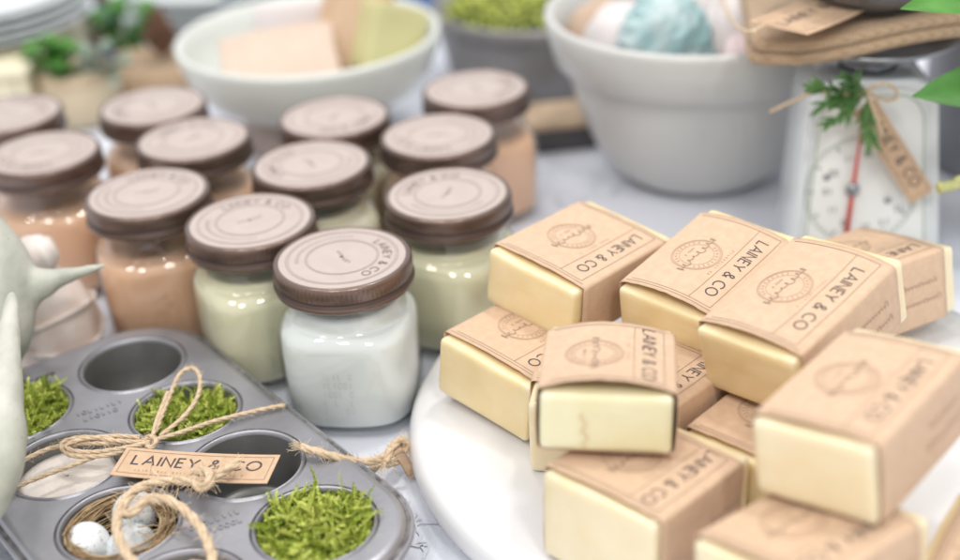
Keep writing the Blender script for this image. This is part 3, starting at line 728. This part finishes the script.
# ------------------------------------------------------------------ paper tags
def tag_card(label, TL, TR, BL, text=True, th=.0006, seed=1, hole=True, mirror=False):
    TL, TR, BL = Vector(TL), Vector(TR), Vector(BL); ux = (TR - TL); w = ux.length; ux.normalize()
    uy = (TL - BL); uy = (uy - ux * uy.dot(ux)); h = uy.length; uy.normalize(); nz = ux.cross(uy)
    ctr = (TR + BL) / 2; M = Matrix((ux, uy, nz)).transposed().to_4x4(); M.translation = ctr
    root = thing('paper_tag', label, 'tag'); root.matrix_world = M
    b = MB(); bend = lambda x: .0012 * (2 * x / w) ** 2
    b.rbox((w, h, th), th * .3, 8, fn=lambda q: (q.x, q.y, q.z + bend(q.x))); b.build('card', 'kraft_tag', root, smooth=False)
    fm = lambda u, v, l=0: (u, v, th / 2 + bend(u) + .00015 + l)
    bd = MB(); mx, my = w / 2 - w * .03, h / 2 - h * .11
    K = 16; ring = [(-mx + 2 * mx * i / K, -my) for i in range(K)] + [(mx, -my + 2 * my * i / 4) for i in range(4)] + [(mx - 2 * mx * i / K, my) for i in range(K)] + [(-mx, my - 2 * my * i / 4) for i in range(4)]
    bd.ribbon(ring, .0004, fm, True)
    ticks(bd, -w * .36, w * .38, h * .055, .00028, lambda u, v, l=0: fm(u, v - h * .27, l), seed, h * .085, .85)
    bd.build('border_line', 'ink_faded', root, smooth=False)
    if not text: return root
    lt = MB(); H_ = h * .37; _, Wd = layout('LAINEY & CO', .30); H_ = min(H_, w * .82 / Wd)
    letters(lt, 'LAINEY & CO', lambda u, v, l=0: fm(u, v + h * .08, l), H_, H_ * .15, .30)
    lt.build('lettering', 'ink', root, smooth=False)
    return root
tag_card('kraft name tag lying across the muffin tin under the jute rope', at(125, 449, .0345), at(278, 457, .0345), at(113, 477, .0345), seed=3)

tag_card('small kraft card tucked between the rope knot and the marble board', at(400, 449, .020), at(410, 446, .022), at(404, 479, .002), text=False, seed=4)
# ------------------------------------------------------------------ antler
an = MB()
def limb(keys, seg=20):
    P = catmull([k[0] for k in keys], 8); n = len(P); rad = []
    for i in range(n):
        f = i / 8; k = min(int(f), len(keys) - 2); t_ = f - k; t2 = t_ * t_ * (3 - 2 * t_); rad.append(keys[k][1] * (1 - t2) + keys[k + 1][1] * t2)
    rad[-1] *= .35
    an.tube(P, [r * (1 + .05 * noise.noise(p * 40)) for r, p in zip(rad, P)], seg)
limb([(atY(-260, 60, .70), .014), (atY(-130, 140, .655), .016), (atY(-50, 215, .625), .0185), (atY(-8, 270, .612), .0205), (atY(2, 318, .600), .0165), (atY(-14, 362, .585), .015), (at(-90, 440, .060), .016), (at(-90, 520, .055), .016)])
limb([(atY(-8, 282, .612), .019), (atY(20, 288, .61), .0145), (atY(40, 284, .61), .0085), (atY(62, 277, .61), .0048), (atY(84, 271, .61), .0030), (atY(108, 264, .61), .0014)])
limb([(at(12, 291, .088), .0018), (at(11, 310, .084), .0042), (at(8, 345, .080), .0060), (at(4, 400, .072), .0088), (at(1, 440, .066), .0112), (at(-10, 475, .062), .0125), (at(-40, 510, .058), .0145), (at(-90, 520, .055), .016)])
limb([(at(-90, 520, .055), .015), (at(-140, 590, .035), .012), (at(-190, 650, .012), .010)])
limb([(atY(-130, 140, .655), .014), (atY(-210, 200, .68), .012), (at(-330, 330, .011), .010)])
o = an.build('deer_antler', 'antler', origin=at(-100, 520, 0)); md = o.modifiers.new('fuse', 'REMESH'); md.mode = 'VOXEL'; md.voxel_size = .0014; md.use_smooth_shade = True; md = o.modifiers.new('soften', 'SMOOTH'); md.factor = .5; md.iterations = 14; tag(o, 'pale grey green deer antler at the left edge with its tine over the tin', 'antler')

# ------------------------------------------------------------------ gauze pouch behind the antler
q = Vector((-.242, .650, 0)); rr = random.Random(2)
root = thing('gauze_pouch', 'pinkish gauze pouch with white bands between antler and peach jar', 'pouch', loc=q)
def puff(k, a, r, z): n = 1 + .06 * noise.noise((math.cos(a) * 2, math.sin(a) * 2, z * 60)); return r * n * math.cos(a), r * n * math.sin(a), z
g = MB(); g.lathe([(.001, .0005), (.018, .0008), (.0245, .006), (.0265, .020), (.0255, .036), (.0215, .049), (.014, .058), (.0085, .062)], 48, fn=puff); g.build('bag', 'gauze_fill', root)
g = MB(); g.lathe([(.0082, .0610), (.0100, .0640), (.0125, .0690), (.0130, .0740), (.0105, .0790), (.005, .0815), (.0005, .082)], 60, fn=lambda k, a, r, z: (r * (1 + .07 * math.sin(9 * a + k * .4)) * math.cos(a), r * (1 + .07 * math.sin(9 * a + k * .4)) * math.sin(a), z)); g.build('gathered_top', 'gauze', root)
for k, (tl, zz) in enumerate(((.5, .034), (-.55, .029), (.08, .061))):
    g = MB(); rad = .0275 if k < 2 else .0098
    pts = [Vector((rad * math.cos(a / 32 * 6.283), rad * math.sin(a / 32 * 6.283), zz + tl * rad * .6 * math.cos(a / 32 * 6.283 + .6))) for a in range(33)]
    for p_ in pts:
        hr = math.hypot(p_.x, p_.y); z_ = p_.z; lim = .0275 if z_ < .036 else .0275 - (z_ - .036) * .55
        if k < 2: p_.x *= lim / hr; p_.y *= lim / hr
    g.tube(pts, .0030 if k < 2 else .0022, 8, flat=.5); g.build('band', 'gauze', root)

# ------------------------------------------------------------------ bowls
def bowl(name, label, ctr, prof, m, seg=96, foot=None):
    root = thing(name, label, 'bowl', loc=ctr); b = MB(); b.lathe(prof, seg); b.build('shell', m, root)
    if foot: f = MB(); f.lathe(foot, seg); f.build('foot', 'bowl_foot', root)
    return root
BG = Vector((.158, .868, 0))
hb = .120
bowl('ceramic_bowl', 'large pale grey ceramic bowl with a broad collar rim full of bath bombs', BG,
     [(.001, .0006), (.043, .0006), (.048, .002), (.058, .009), (.069, .023), (.079, .045), (.086, .067), (.0898, .0845), (.0905, .0858), (.0965, .0868), (.0985, .0885), (.1025, .105), (.1045, .116), (.1040, .1195), (.1015, .121), (.0985, .1190), (.095, .105), (.088, .080), (.076, .048), (.060, .018), (.045, .010), (.001, .009)], 'bowl_grey')
LB = Vector((-.117, .962, 0))
bowl('ceramic_bowl', 'pale mint white bowl at the back holding wrapped soap slabs', LB,
     [(.046, .0335), (.064, .0375), (.080, .047), (.091, .060), (.0962, .073), (.0985, .083), (.0985, .087), (.0965, .0885), (.0940, .0870), (.092, .075), (.086, .062), (.076, .051), (.060, .042), (.040, .039), (.001, .0385)], 'bowl_mint',
     foot=[(.001, .0005), (.050, .0005), (.0545, .003), (.056, .015), (.0545, .031), (.050, .0345), (.001, .0345)])
def slab(label, m, ctr, dims, rot, name='soap_slab', band=None):
    root = thing(name, label, 'soap', loc=ctr, rot=rot); b = MB(); b.rbox(dims, .003, 6, fn=lambda q: q + noise.noise_vector(q * 40) * .0012); b.build('bar', m, root)
    if band: b = MB(); b.rbox((dims[0] * .62, dims[1] + .0018, dims[2] + .0018), .003, 6); b.build('paper_wrapper', band, root)
slab('peach soap slab lying in the mint white bowl', 'peach_soap', LB + Vector((-.020, -.022, .070)), (.085, .060, .022), (R(24), R(-4), R(8)), band='peach_soap')
slab('kraft wrapped soap slab leaning upright in the mint white bowl', 'kraft_tag', LB + Vector((.032, .012, .083)), (.050, .024, .070), (R(-16), R(14), R(-12)), band='kraft')
slab('yellow green soap slab at the right side of the mint white bowl', 'yellow_soap', LB + Vector((.060, -.002, .079)), (.046, .026, .052), (R(-10), R(24), R(30)))
slab('pale pink soap slab at the far side of the mint white bowl', 'bomb_white', LB + Vector((-.005, .045, .076)), (.080, .020, .040), (R(-22), 0, R(2)))
def lump(label, m, ctr, r, sx=(1, 1, 1), seed=1, crystal=False):
    b = MB(); b.ball((0, 0, 0), r * sx[0], r * sx[1], r * sx[2], seg=28, rings=18, fn=(lambda p: 1 + .10 * noise.noise(p * 2 + Vector((seed, 0, 0))) + .03 * noise.noise(p * 8)) if not crystal else (lambda p: 1 + .28 * abs(noise.noise(p * 2.6 + Vector((seed, 0, 0)))) - .05))
    o = b.build('bath_bomb', m, smooth=not crystal); o.location = ctr; tag(o, label, 'bath bomb', 'bath bombs heaped in the big bowl')
lump('tan bath bomb at the left inside the big grey bowl', 'bomb_tan', BG + Vector((-.066, .012, .100)), .024, seed=1)
lump('whitish pink bath bomb left of the teal one', 'bomb_white', BG + Vector((-.052, -.018, .104)), .026, (1.1, 1, 1), seed=2)
lump('glossy teal rough bath crystal in the middle of the big grey bowl', 'teal', BG + Vector((-.030, -.050, .112)), .028, (1.1, .75, 1.1), seed=3, crystal=True)
lump('white bath bomb right of the teal crystal', 'bomb_white', BG + Vector((.018, -.040, .112)), .027, seed=4)
lump('pink bath bomb low behind the rim next to the burlap', 'bomb_pink', BG + Vector((.018, -.072, .108)), .016, seed=5)
lump('pale bath bomb at the back of the big grey bowl', 'bomb_white', BG + Vector((.010, .035, .100)), .032, seed=6)
lump('blush bath bomb at the right back of the big grey bowl', 'bomb_pink', BG + Vector((.062, .014, .098)), .026, seed=7)

# ------------------------------------------------------------------ planter, small boxes, background
PL = Vector((.060, 1.075, 0))
root = thing('zinc_planter', 'weathered grey zinc planter with moss behind the candle jars', 'planter', loc=PL)
b = MB(); b.lathe([(.001, .0005), (.070, .0005), (.073, .002), (.0765, .020), (.080, .040), (.0835, .058), (.0855, .0585), (.0868, .061), (.0868, .067), (.085, .069), (.082, .0675), (.079, .050), (.001, .048)], 80, fn=lambda k, a, r, z: ((r + .0006 * math.sin(24 * a) * (3 < k < 6)) * math.cos(a), (r + .0006 * math.sin(24 * a) * (3 < k < 6)) * math.sin(a), z)); b.build('pot', 'zinc', root)
b = MB(); b.lathe([(.0785, .0525), (.060, .0525), (.001, .0525)], 40); b.build('soil', 'dark_wood', root)
mb = MB(); rr = random.Random(9)
for s_ in range(900):
    rho = .076 * math.sqrt(rr.random()); th = rr.uniform(0, 6.28); p = Vector((rho * math.cos(th), rho * math.sin(th), .056 + .018 * (1 - (rho / .078) ** 2) * rr.uniform(.5, 1)))
    d = Vector((rr.uniform(-1, 1), rr.uniform(-1, 1), rr.uniform(.2, 1.2))).normalized() * rr.uniform(.006, .014); w = d.orthogonal().normalized() * .0016
    mb.add([p - w, p + d * .5 - w * 1.3, p + d, p + d * .5 + w * 1.3], [(0, 1, 2, 3)])
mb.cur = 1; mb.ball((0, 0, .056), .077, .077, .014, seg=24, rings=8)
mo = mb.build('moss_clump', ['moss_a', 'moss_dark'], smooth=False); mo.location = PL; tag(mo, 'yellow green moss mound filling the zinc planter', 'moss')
q = at(562, 152, 0)
root = thing('small_box', 'dark box with a tan lid beside the big grey bowl', 'box', loc=(q.x, q.y + .022, 0), rot=(0, 0, R(6)))
b = MB(); b.rbox((.050, .044, .018), .0012, 3, Matrix.Translation((0, 0, .0092))); b.build('base', 'charcoal', root)
b = MB(); b.rbox((.053, .047, .005), .0012, 3, Matrix.Translation((0, 0, .0208))); b.build('box_lid', 'tan_card', root)
# riser and plates
root = thing('cream_riser', 'cream painted wooden riser under the left stack of plates', 'riser', loc=(-.44, 1.11, 0))
b = MB(); b.rbox((.19, .22, .006), .002, 4, Matrix.Translation((0, 0, .055))); b.build('shelf', 'cream_paint', root)
for sx in (-1, 1): b = MB(); b.rbox((.008, .21, .0515), .001, 3, Matrix.Translation((sx * .088, 0, .0260))); b.build('side_board', 'cream_paint', root)
b = MB(); b.rbox((.166, .008, .0515), .001, 3, Matrix.Translation((0, -.101, .0260))); b.build('front_board', 'cream_paint', root)
def plates(ctr, n, rad, label):
    for k in range(n):
        b = MB(); z = k * .0075
        b.lathe([(.001, .0003), (rad * .58, .0003), (rad * .62, .002), (rad * .97, .0090), (rad, .0105), (rad * .985, .0125), (rad * .93, .0112), (rad * .62, .0048), (rad * .56, .0040), (.001, .0038)], 72)
        pr_ = thing('stacked_plate', label % ('topmost' if k == n - 1 else ('bottom' if k == 0 else ('second', 'third', 'fourth')[n - k - 2] + ' from the top')), 'plate', loc=ctr + Vector((0, 0, z)), group='plates stacked at the back')
        b.build('dish', 'plate_white', pr_); e = MB()
        e.lathe([(rad * .975, .0092), (rad * 1.004, .0104), (rad * 1.000, .0118), (rad * .985, .0113)], 72); e.build('rim_band', 'plate_edge', pr_)
plates(Vector((-.412, 1.115, .0585)), 4, .092, 'pale grey plate in the left stack on the cream riser, %s')
plates(Vector((-.245, 1.30, .0004)), 5, .088, 'pale grey plate in the stack behind the pine cone, %s')
# blue bottle
q = at(107, 62, 0)
root = thing('blue_bottle', 'small blue bottle with a brown cap between the plate stacks', 'bottle', loc=(q.x, q.y + .02, 0))
b = MB(); b.lathe([(.001, .0005), (.012, .0005), (.0135, .003), (.0135, .036), (.011, .043), (.0062, .047), (.0060, .052), (.001, .052)], 32); b.build('body', 'blue_glass', root)
b = MB(); b.lathe([(.001, .0515), (.0075, .0515), (.0078, .060), (.0070, .062), (.001, .0622)], 24); b.build('cap', 'cork', root)
b = MB(); b.lathe([(.0137, .012), (.0139, .012), (.0139, .032), (.0137, .032)], 32); b.build('paper_label', 'cork', root)
# blue folded cloth behind the mint bowl, dark crate beyond
b = MB()
for k in range(5): b.rbox((.26, .10, .011), .005, 8, Matrix.Translation((0, .002 * k, .006 + .0105 * k)), fn=lambda q: q + noise.noise_vector(q * 14 + Vector((k, 0, 0))) * .003)
o = b.build('folded_cloth', 'blue_cloth'); o.location = (-.105, 1.30, 0.001); tag(o, 'folded blue cloth behind the mint white bowl', 'cloth')
root = thing('wooden_crate', 'dark brown wooden crate at the back left of the zinc planter', 'crate', loc=(-.04, 1.42, 0))
for k in range(3): b = MB(); b.rbox((.22, .010, .024), .0015, 3, Matrix.Translation((0, -.07, .014 + .028 * k))); b.build('slat', 'dark_wood', root)
for sx in (-1, 1): b = MB(); b.rbox((.010, .135, .082), .0015, 3, Matrix.Translation((sx * .103, .003, .042))); b.build('side_panel', 'dark_wood', root)
b = MB(); b.rbox((.195, .13, .006), .0015, 3, Matrix.Translation((0, .003, .0040))); b.build('bottom_panel', 'dark_wood', root)
# wood slice with burlap, pine cone, greens
def leaf(mb, p, d, up, L, W, curl=.25, n=6):
    d = Vector(d).normalized(); up = Vector(up); s_ = d.cross(up).normalized(); up = s_.cross(d).normalized(); rows = []
    for k in range(n + 1):
        t_ = k / n; w = W * math.sin(math.pi * min(.999, t_ ** .8)) ** .7 * .5 + 1e-5
        c_ = Vector(p) + d * (L * t_) - up * (curl * L * t_ * t_); rows += [c_ - s_ * w + up * w * .35, c_, c_ + s_ * w + up * w * .35]
    mb.add(rows, [f for k in range(n) for f in ((k * 3, k * 3 + 1, k * 3 + 4, k * 3 + 3), (k * 3 + 1, k * 3 + 2, k * 3 + 5, k * 3 + 4))])
q = at(146, 108, 0)
root = thing('burlap_pouch', 'tan burlap pouch lying behind the candle jars at the left', 'pouch', loc=(q.x + .004, q.y + .035, 0), rot=(0, 0, R(8)))
b = MB(); b.rbox((.085, .075, .030), .013, 8, Matrix.Translation((0, 0, .0160)), fn=lambda q: q + noise.noise_vector(q * 22) * .006); b.build('bag', 'burlap', root)
b = MB(); b.tube([(.032 , -.04 + .08 * k / 10, .018 + .0165 * math.sin(math.pi * k / 10)) for k in range(11)], .003, 8); b.build('tie', 'jute', root)
pc = at(160, 50, .034); root = thing('pine_cone', 'brown pine cone standing on the burlap pouch', 'pine cone', loc=(q.x + .014, q.y + .035, .0325))
b = MB(); b.ball((0, 0, .020), .009, .009, .020, seg=12, rings=8); b.build('core', 'cone', root)
b = MB()
for k in range(90):
    a = k * 2.39996; z = .003 + .036 * k / 90; rad = .0175 * (1 - .80 * k / 90) * min(1, .55 + k / 20)
    leaf(b, (rad * .35 * math.cos(a), rad * .35 * math.sin(a), z), (math.cos(a), math.sin(a), .75), (0, 0, 1), rad * .95, .0085, -.2, 3)
o = b.build('scales', 'cone', root); md = o.modifiers.new('thick', 'SOLIDIFY'); md.thickness = .0012
def sprig(name, label, base, stems, m, cat='sprig', seed=1, lw=(.016, .012), stemmat='leaf'):
    rr = random.Random(seed); root = thing(name, label, cat, loc=base); st = MB()
    for (d, L, n) in stems:
        d = Vector(d).normalized(); P = [Vector((0, 0, .001)) + d * (L * k / 6) + Vector((0, 0, .15 * L * math.sin(k / 6 * 3))) for k in range(7)]; st.tube(P, .0011, 6)
        for k in range(n):
            t_ = (k + 1) / n; p = P[min(6, int(t_ * 6))]; a = k * 2.4; dd = d * .5 + Vector((math.cos(a), math.sin(a), rr.uniform(.1, .8))); lf = MB()
            leaf(lf, p, dd, (0, 0, 1), lw[0] * rr.uniform(.7, 1.15), lw[1] * rr.uniform(.8, 1.1)); o = lf.build('leaf', m, root)
    st.build('stem', stemmat, root)
    return root
g1 = at(76, 134, 0) + Vector((0, .030, 0))
root = thing('linen_sack', 'beige linen sack holding the green sprigs behind the left jars', 'sack', loc=g1)
b = MB(); b.lathe([(.001, .0005), (.024, .0008), (.029, .006), (.031, .018), (.029, .032), (.025, .040), (.027, .046), (.025, .046), (.022, .038), (.001, .034)], 40, fn=lambda k, a, r, z: (r * 1.15 * (1 + .05 * math.sin(7 * a + k)) * math.cos(a), r * (1 + .05 * math.sin(7 * a + k)) * math.sin(a), z + .001 * math.sin(5 * a) * (k > 4))); b.build('bag', 'linen', root)
b = MB(); b.tube([(.0300 * math.cos(a / 24 * 6.283), .0262 * math.sin(a / 24 * 6.283), .0395) for a in range(25)], .0018, 8); b.build('tie', 'jute', root)
sprig('green_sprig', 'bright green leafy sprig in the linen sack in front of the left plates', (g1.x - .010, g1.y, .035), [((-.1, -.3, 1), .034, 8), ((.3, -.4, .9), .030, 7), ((-.5, -.4, .8), .030, 7), ((.1, -.8, .5), .026, 7)], 'leaf_bright', seed=1, lw=(.019, .017))
sprig('sage_sprig', 'dusty sage green sprig beside the bright green one', (g1.x + .012, g1.y, .035), [((.5, -.2, .6), .034, 8), ((.1, -.5, .6), .028, 7), ((1, -.3, .3), .040, 8), ((.8, -.6, .1), .036, 8)], 'leaf_sage', seed=2, lw=(.016, .011), stemmat='leaf_sage')
g2 = at(132, 78, 0)
sprig('green_sprig', 'green sprig behind the pine cone against the plates', (g2.x, g2.y + .02, 0), [((-.1, -.2, 1), .062, 9), ((-.5, -.2, .9), .055, 8), ((.4, -.1, .9), .055, 8)], 'leaf_bright', seed=3, lw=(.026, .019))

# ------------------------------------------------------------------ kitchen scale
SY = .700; hubp = atY(853, 190, SY); SX = hubp.x + .009; HX = -.009
root = thing('kitchen_scale', 'white kitchen scale with a round dial and red pointer at the right', 'scale', loc=(SX, SY, 0), rot=(0, 0, R(-4)))
def trap(w0, w1, h, r, n=8, z0=.006):
    P = []
    for (cx, cz, a0) in ((w0 / 2 - r, z0 + r, -90), (w1 / 2 - r * 1.6, h - r * 1.6, 0), (-w1 / 2 + r * 1.6, h - r * 1.6, 90), (-w0 / 2 + r, z0 + r, 180)):
        rad = r if cz < h / 2 else r * 1.6
        for k in range(n + 1): a = R(a0 + 90 * k / n); P.append((cx + rad * math.cos(a), cz + rad * math.sin(a)))
    return P
b = MB(); lay = [(0.0, .92), (-.0010, .975), (-.001, .99)]
rings = [([(x * .86, (z - .06) * .90 + .06) for x, z in trap(.087, .074, .122, .012)], .0035), (trap(.0830, .0700, .1195, .011), .0012), (trap(.0858, .0728, .1215, .012), -.0005), (trap(.087, .074, .122, .012), .002), (trap(.089, .076, .123, .012), .012), (trap(.089, .076, .123, .012), .046), (trap(.083, .070, .119, .012), .052)]
n = len(rings[0][0])
for rg, y in rings: b.v += [(x, y + (z - .06) * .12, z) for x, z in rg]
b.f = [(k * n + j, (k + 1) * n + j, (k + 1) * n + (j + 1) % n, k * n + (j + 1) % n) for k in range(len(rings) - 1) for j in range(n)] + [tuple(range(n)), tuple(reversed(range((len(rings) - 1) * n, len(rings) * n)))]; b.mi = [0] * len(b.f)
b.f = [tuple(reversed(f)) for f in b.f]
b.build('housing', 'scale_white', root)
for sx in (-1, 1):
    for sy in (.010, .042): b = MB(); b.lathe([(.001, 0.0003), (.006, .0003), (.0055, .0075), (.001, .0075)], 16, c=(sx * .034, sy - .004, 0)); b.build('foot', 'charcoal', root)
fd = lambda u, v, l=0: (u, .0028 - l + (v) * .12, .06 + v)
b = MB(); b.add([fd(x * .85, (z - .06) * .89, .0002) for x, z in trap(.087, .074, .122, .012)], [tuple(reversed(range(n)))]); dl = b.build('dial', 'dial_face', root, smooth=False)
b = MB(); b.ribbon([(x * .80, (z - .06) * .84) for x, z in trap(.087, .074, .122, .012)], .0010, lambda u, v, l=0: fd(u, v, .0006), True); b.ribbon(arc(HX * .4, -.004, .0325, .0325, 0, 355, 60), .0006, lambda u, v, l=0: fd(u, v, .0006), True); b.build('dial_outline', 'dial_green', dl, smooth=False)
b = MB()
for k in range(60):
    a = 2 * math.pi * k / 60; r0 = .0275 if k % 5 == 0 else .0300
    b.ribbon([(HX * .4 + r0 * math.cos(a), r0 * math.sin(a) - .004), (HX * .4 + .0318 * math.cos(a), .0318 * math.sin(a) - .004)], .0005 if k % 5 else .0009, lambda u, v, l=0: fd(u, v, .0007))
for k in range(12):
    a = 2 * math.pi * k / 12; ticks(b, .0225 * math.cos(a) - .0018, .0225 * math.cos(a) + .002, .0036, .0007, lambda u, v, l=0: fd(u, v + .0225 * math.sin(a) - .004, .0007), k, .0030, 1)
b.build('dial_marks', 'dial_ink', dl, smooth=False)
hz = hubp.z - .06
b = MB(); b.tube([fd(HX + .0030, hz + .034, .0022), fd(HX + .0006, hz + .004, .0022), fd(HX - .0022, hz - .030, .0022)], [.0006, .0011, .0016], 8); b.build('pointer', 'pointer_red', root)
b = MB(); b.ball(fd(HX, hz, .0028), .0042, .0025, .0042, seg=16, rings=10); b.build('pointer_hub', 'steel', root)
for (u, v) in ((HX - .015, hz + .007), (HX + .021, hz - .008)): b = MB(); b.ball(fd(u, v, .0008), .002, .001, .002, seg=12, rings=8); b.build('screw', 'steel', dl)
b = MB(); b.lathe([(.001, .122), (.017, .122), (.015, .128), (.011, .1335), (.001, .1335)], 24, c=(0, .030, 0)); b.build('neck', 'dark_steel', root)
b = MB(); b.lathe([(.001, .1335), (.044, .1335), (.050, .1365), (.051, .139), (.0495, .1385), (.043, .1355), (.001, .1355)], 64, c=(.004, .045, 0)); b.build('tray', 'steel', root)
# burlap on the tray
bl = Vector((.262, .772, .1395)); b = MB()
def fold(q):
    x, y, z = q; n_ = noise.noise((x * 18, y * 18, 1)) * .003
    return (x + noise.noise((y * 20, 2, z * 30)) * .004, y + .010 * math.sin(x * 26) * (y < 0) + noise.noise((x * 20, 4, 0)) * .004, z + n_ - .012 * max(0, x - .03) / .06 * (y < .02) + .006 * math.sin(x * 30 + 1))
for k in range(2): b.rbox((.188 - .004 * k, .155, .0080), .0039, 16, Matrix.Translation((0, 0, .0052 + .0076 * k)) , fn=lambda q: fold(q))
o = b.build('burlap_cloth', 'burlap'); o.location = bl; o.rotation_euler = (0, 0, R(-10)); tag(o, 'folded tan burlap cloth on top of the kitchen scale', 'cloth')
# dark metal bowl on the burlap
q = at(888, 20, .1570)
bw = bowl('metal_bowl', 'dark polished metal bowl standing on the burlap', Vector((q.x, q.y + .026, .1570)), [(.001, 0), (.018, .0), (.026, .003), (.040, .013), (.049, .027), (.053, .042), (.0545, .0425), (.052, .0435), (.047, .028), (.037, .014), (.022, .006), (.001, .005)], 'dark_steel', 64)
tag_card('kraft tag resting on the burlap next to the metal bowl', at(757, 20, .163), at(836, -14, .1640), at(799, 41, .163), seed=6)
rope('thin_twine', 'thin twine trailing from the burlap tag over the bath bombs', [[at(764, 26, .1645), at(750, 32, .163), at(737, 26, .152), at(727, 12, .143), at(721, -6, .140), at(716, -24, .138)]], .0010, 'twine', 30, 3, 12)
# tag and sprig tied to the scale
tp = SY - .004
tag_card('kraft tag hanging over the dial of the kitchen scale', atY(872, 92, tp - .004), atY(930, 184, tp - .006), atY(855, 118, tp - .004), seed=7)
def px3(L): return [atY(x, y, Y) for x, y, Y in L]
rope('thin_twine', 'thin twine bow tied at the top of the kitchen scale', [
    px3([(868, 90, tp - .006), (880, 84, tp - .010), (894, 88, tp - .010), (896, 98, tp - .009), (884, 100, tp - .006), (868, 92, tp - .006)]),
    px3([(868, 92, tp - .006), (856, 86, tp - .010), (846, 88, tp - .010), (848, 96, tp - .008), (866, 94, tp - .006)]),
    px3([(868, 92, tp - .007), (872, 106, tp - .011), (878, 122, tp - .012), (882, 136, tp - .011)]),
    px3([(868, 92, tp - .006), (840, 96, tp - .006), (815, 92, tp + .000), (800, 98, tp + .004), (770, 112, tp + .012)])], .0010, 'twine', 30, 3, 9)
root = thing('fir_sprig', 'short green fir sprig tied to the front of the kitchen scale', 'sprig', loc=atY(868, 92, tp - .006)); bs = atY(868, 92, tp - .006)
st = MB(); rr = random.Random(5); nd = MB()
for (px, py) in ((815, 88), (826, 104), (832, 122), (848, 78), (868, 140)):
    e_ = atY(px, py, tp - .012 + rr.uniform(-.004, .004)); P = [bs + (e_ - bs) * (k / 8) for k in range(9)]; st.tube(P, .0008, 5)
    for k in range(34):
        p = bs + (e_ - bs) * rr.uniform(.15, 1); d = (e_ - bs).normalized() + Vector((rr.uniform(-.7, .7), rr.uniform(-.7, .3), rr.uniform(-.7, .7))); leaf(nd, p, d, (0, -1, .3), rr.uniform(.008, .013), .0019, .05, 3)
st.build('stem', 'fir', root, origin=bs); nd.build('needles', 'fir', root, origin=bs)
root = thing('grey_canister', 'plain grey metal canister behind the scale at the right edge', 'canister', loc=(.400, .865, 0))
b = MB(); b.lathe([(.001, .0005), (.078, .0005), (.080, .003), (.080, .118), (.0785, .120), (.001, .120)], 72); b.build('body', 'grey_tin', root)
b = MB(); b.lathe([(.001, .1195), (.0815, .1195), (.0825, .121), (.0825, .131), (.081, .133), (.001, .134)], 72); b.build('canister_lid', 'grey_tin', root)
# ------------------------------------------------------------------ plant at the right edge
pb = Vector((.345, .660, 0)); root = thing('leafy_plant', 'green leafy plant reaching in from the right edge beside the scale', 'plant', loc=pb)
def leafpart(p, tip, up, W, m, curl=.12):
    p, tip = Vector(p), Vector(tip); lf = MB(); leaf(lf, p - pb, tip - p, up, (tip - p).length, W, curl, 10); lf.build('leaf', m, root)
s1 = [pb, pb + Vector((.004, -.006, .06)), pb + Vector((.002, -.006, .12)), pb + Vector((-.008, -.010, .19))]
st = MB(); st.tube([p - pb for p in catmull(s1, 6)], .0026, 8)
st.tube([p - pb for p in catmull([pb + Vector((.003, -.006, .05)), atY(975, 182, .645), atY(955, 185, .64), atY(938, 188, .638)], 6)], [.0024] * 12 + [.003] * 5 + [.0038, .003], 8)
st.build('stem', 'stem_pale', root)
leafpart(pb + Vector((.002, -.006, .13)), atY(922, 84, .640), (-.2, -.6, .8), .040, 'leaf', .10)
leafpart(pb + Vector((-.006, -.010, .18)), atY(912, -10, .625), (-.2, -.5, .9), .036, 'leaf_bright', .10)
leafpart(pb + Vector((-.006, -.010, .185)), atY(1010, -30, .64), (0, -.5, .8), .028, 'leaf_bright')
leafpart(pb + Vector((.002, -.006, .12)), atY(1030, 90, .62), (0, -.5, .8), .026, 'leaf')
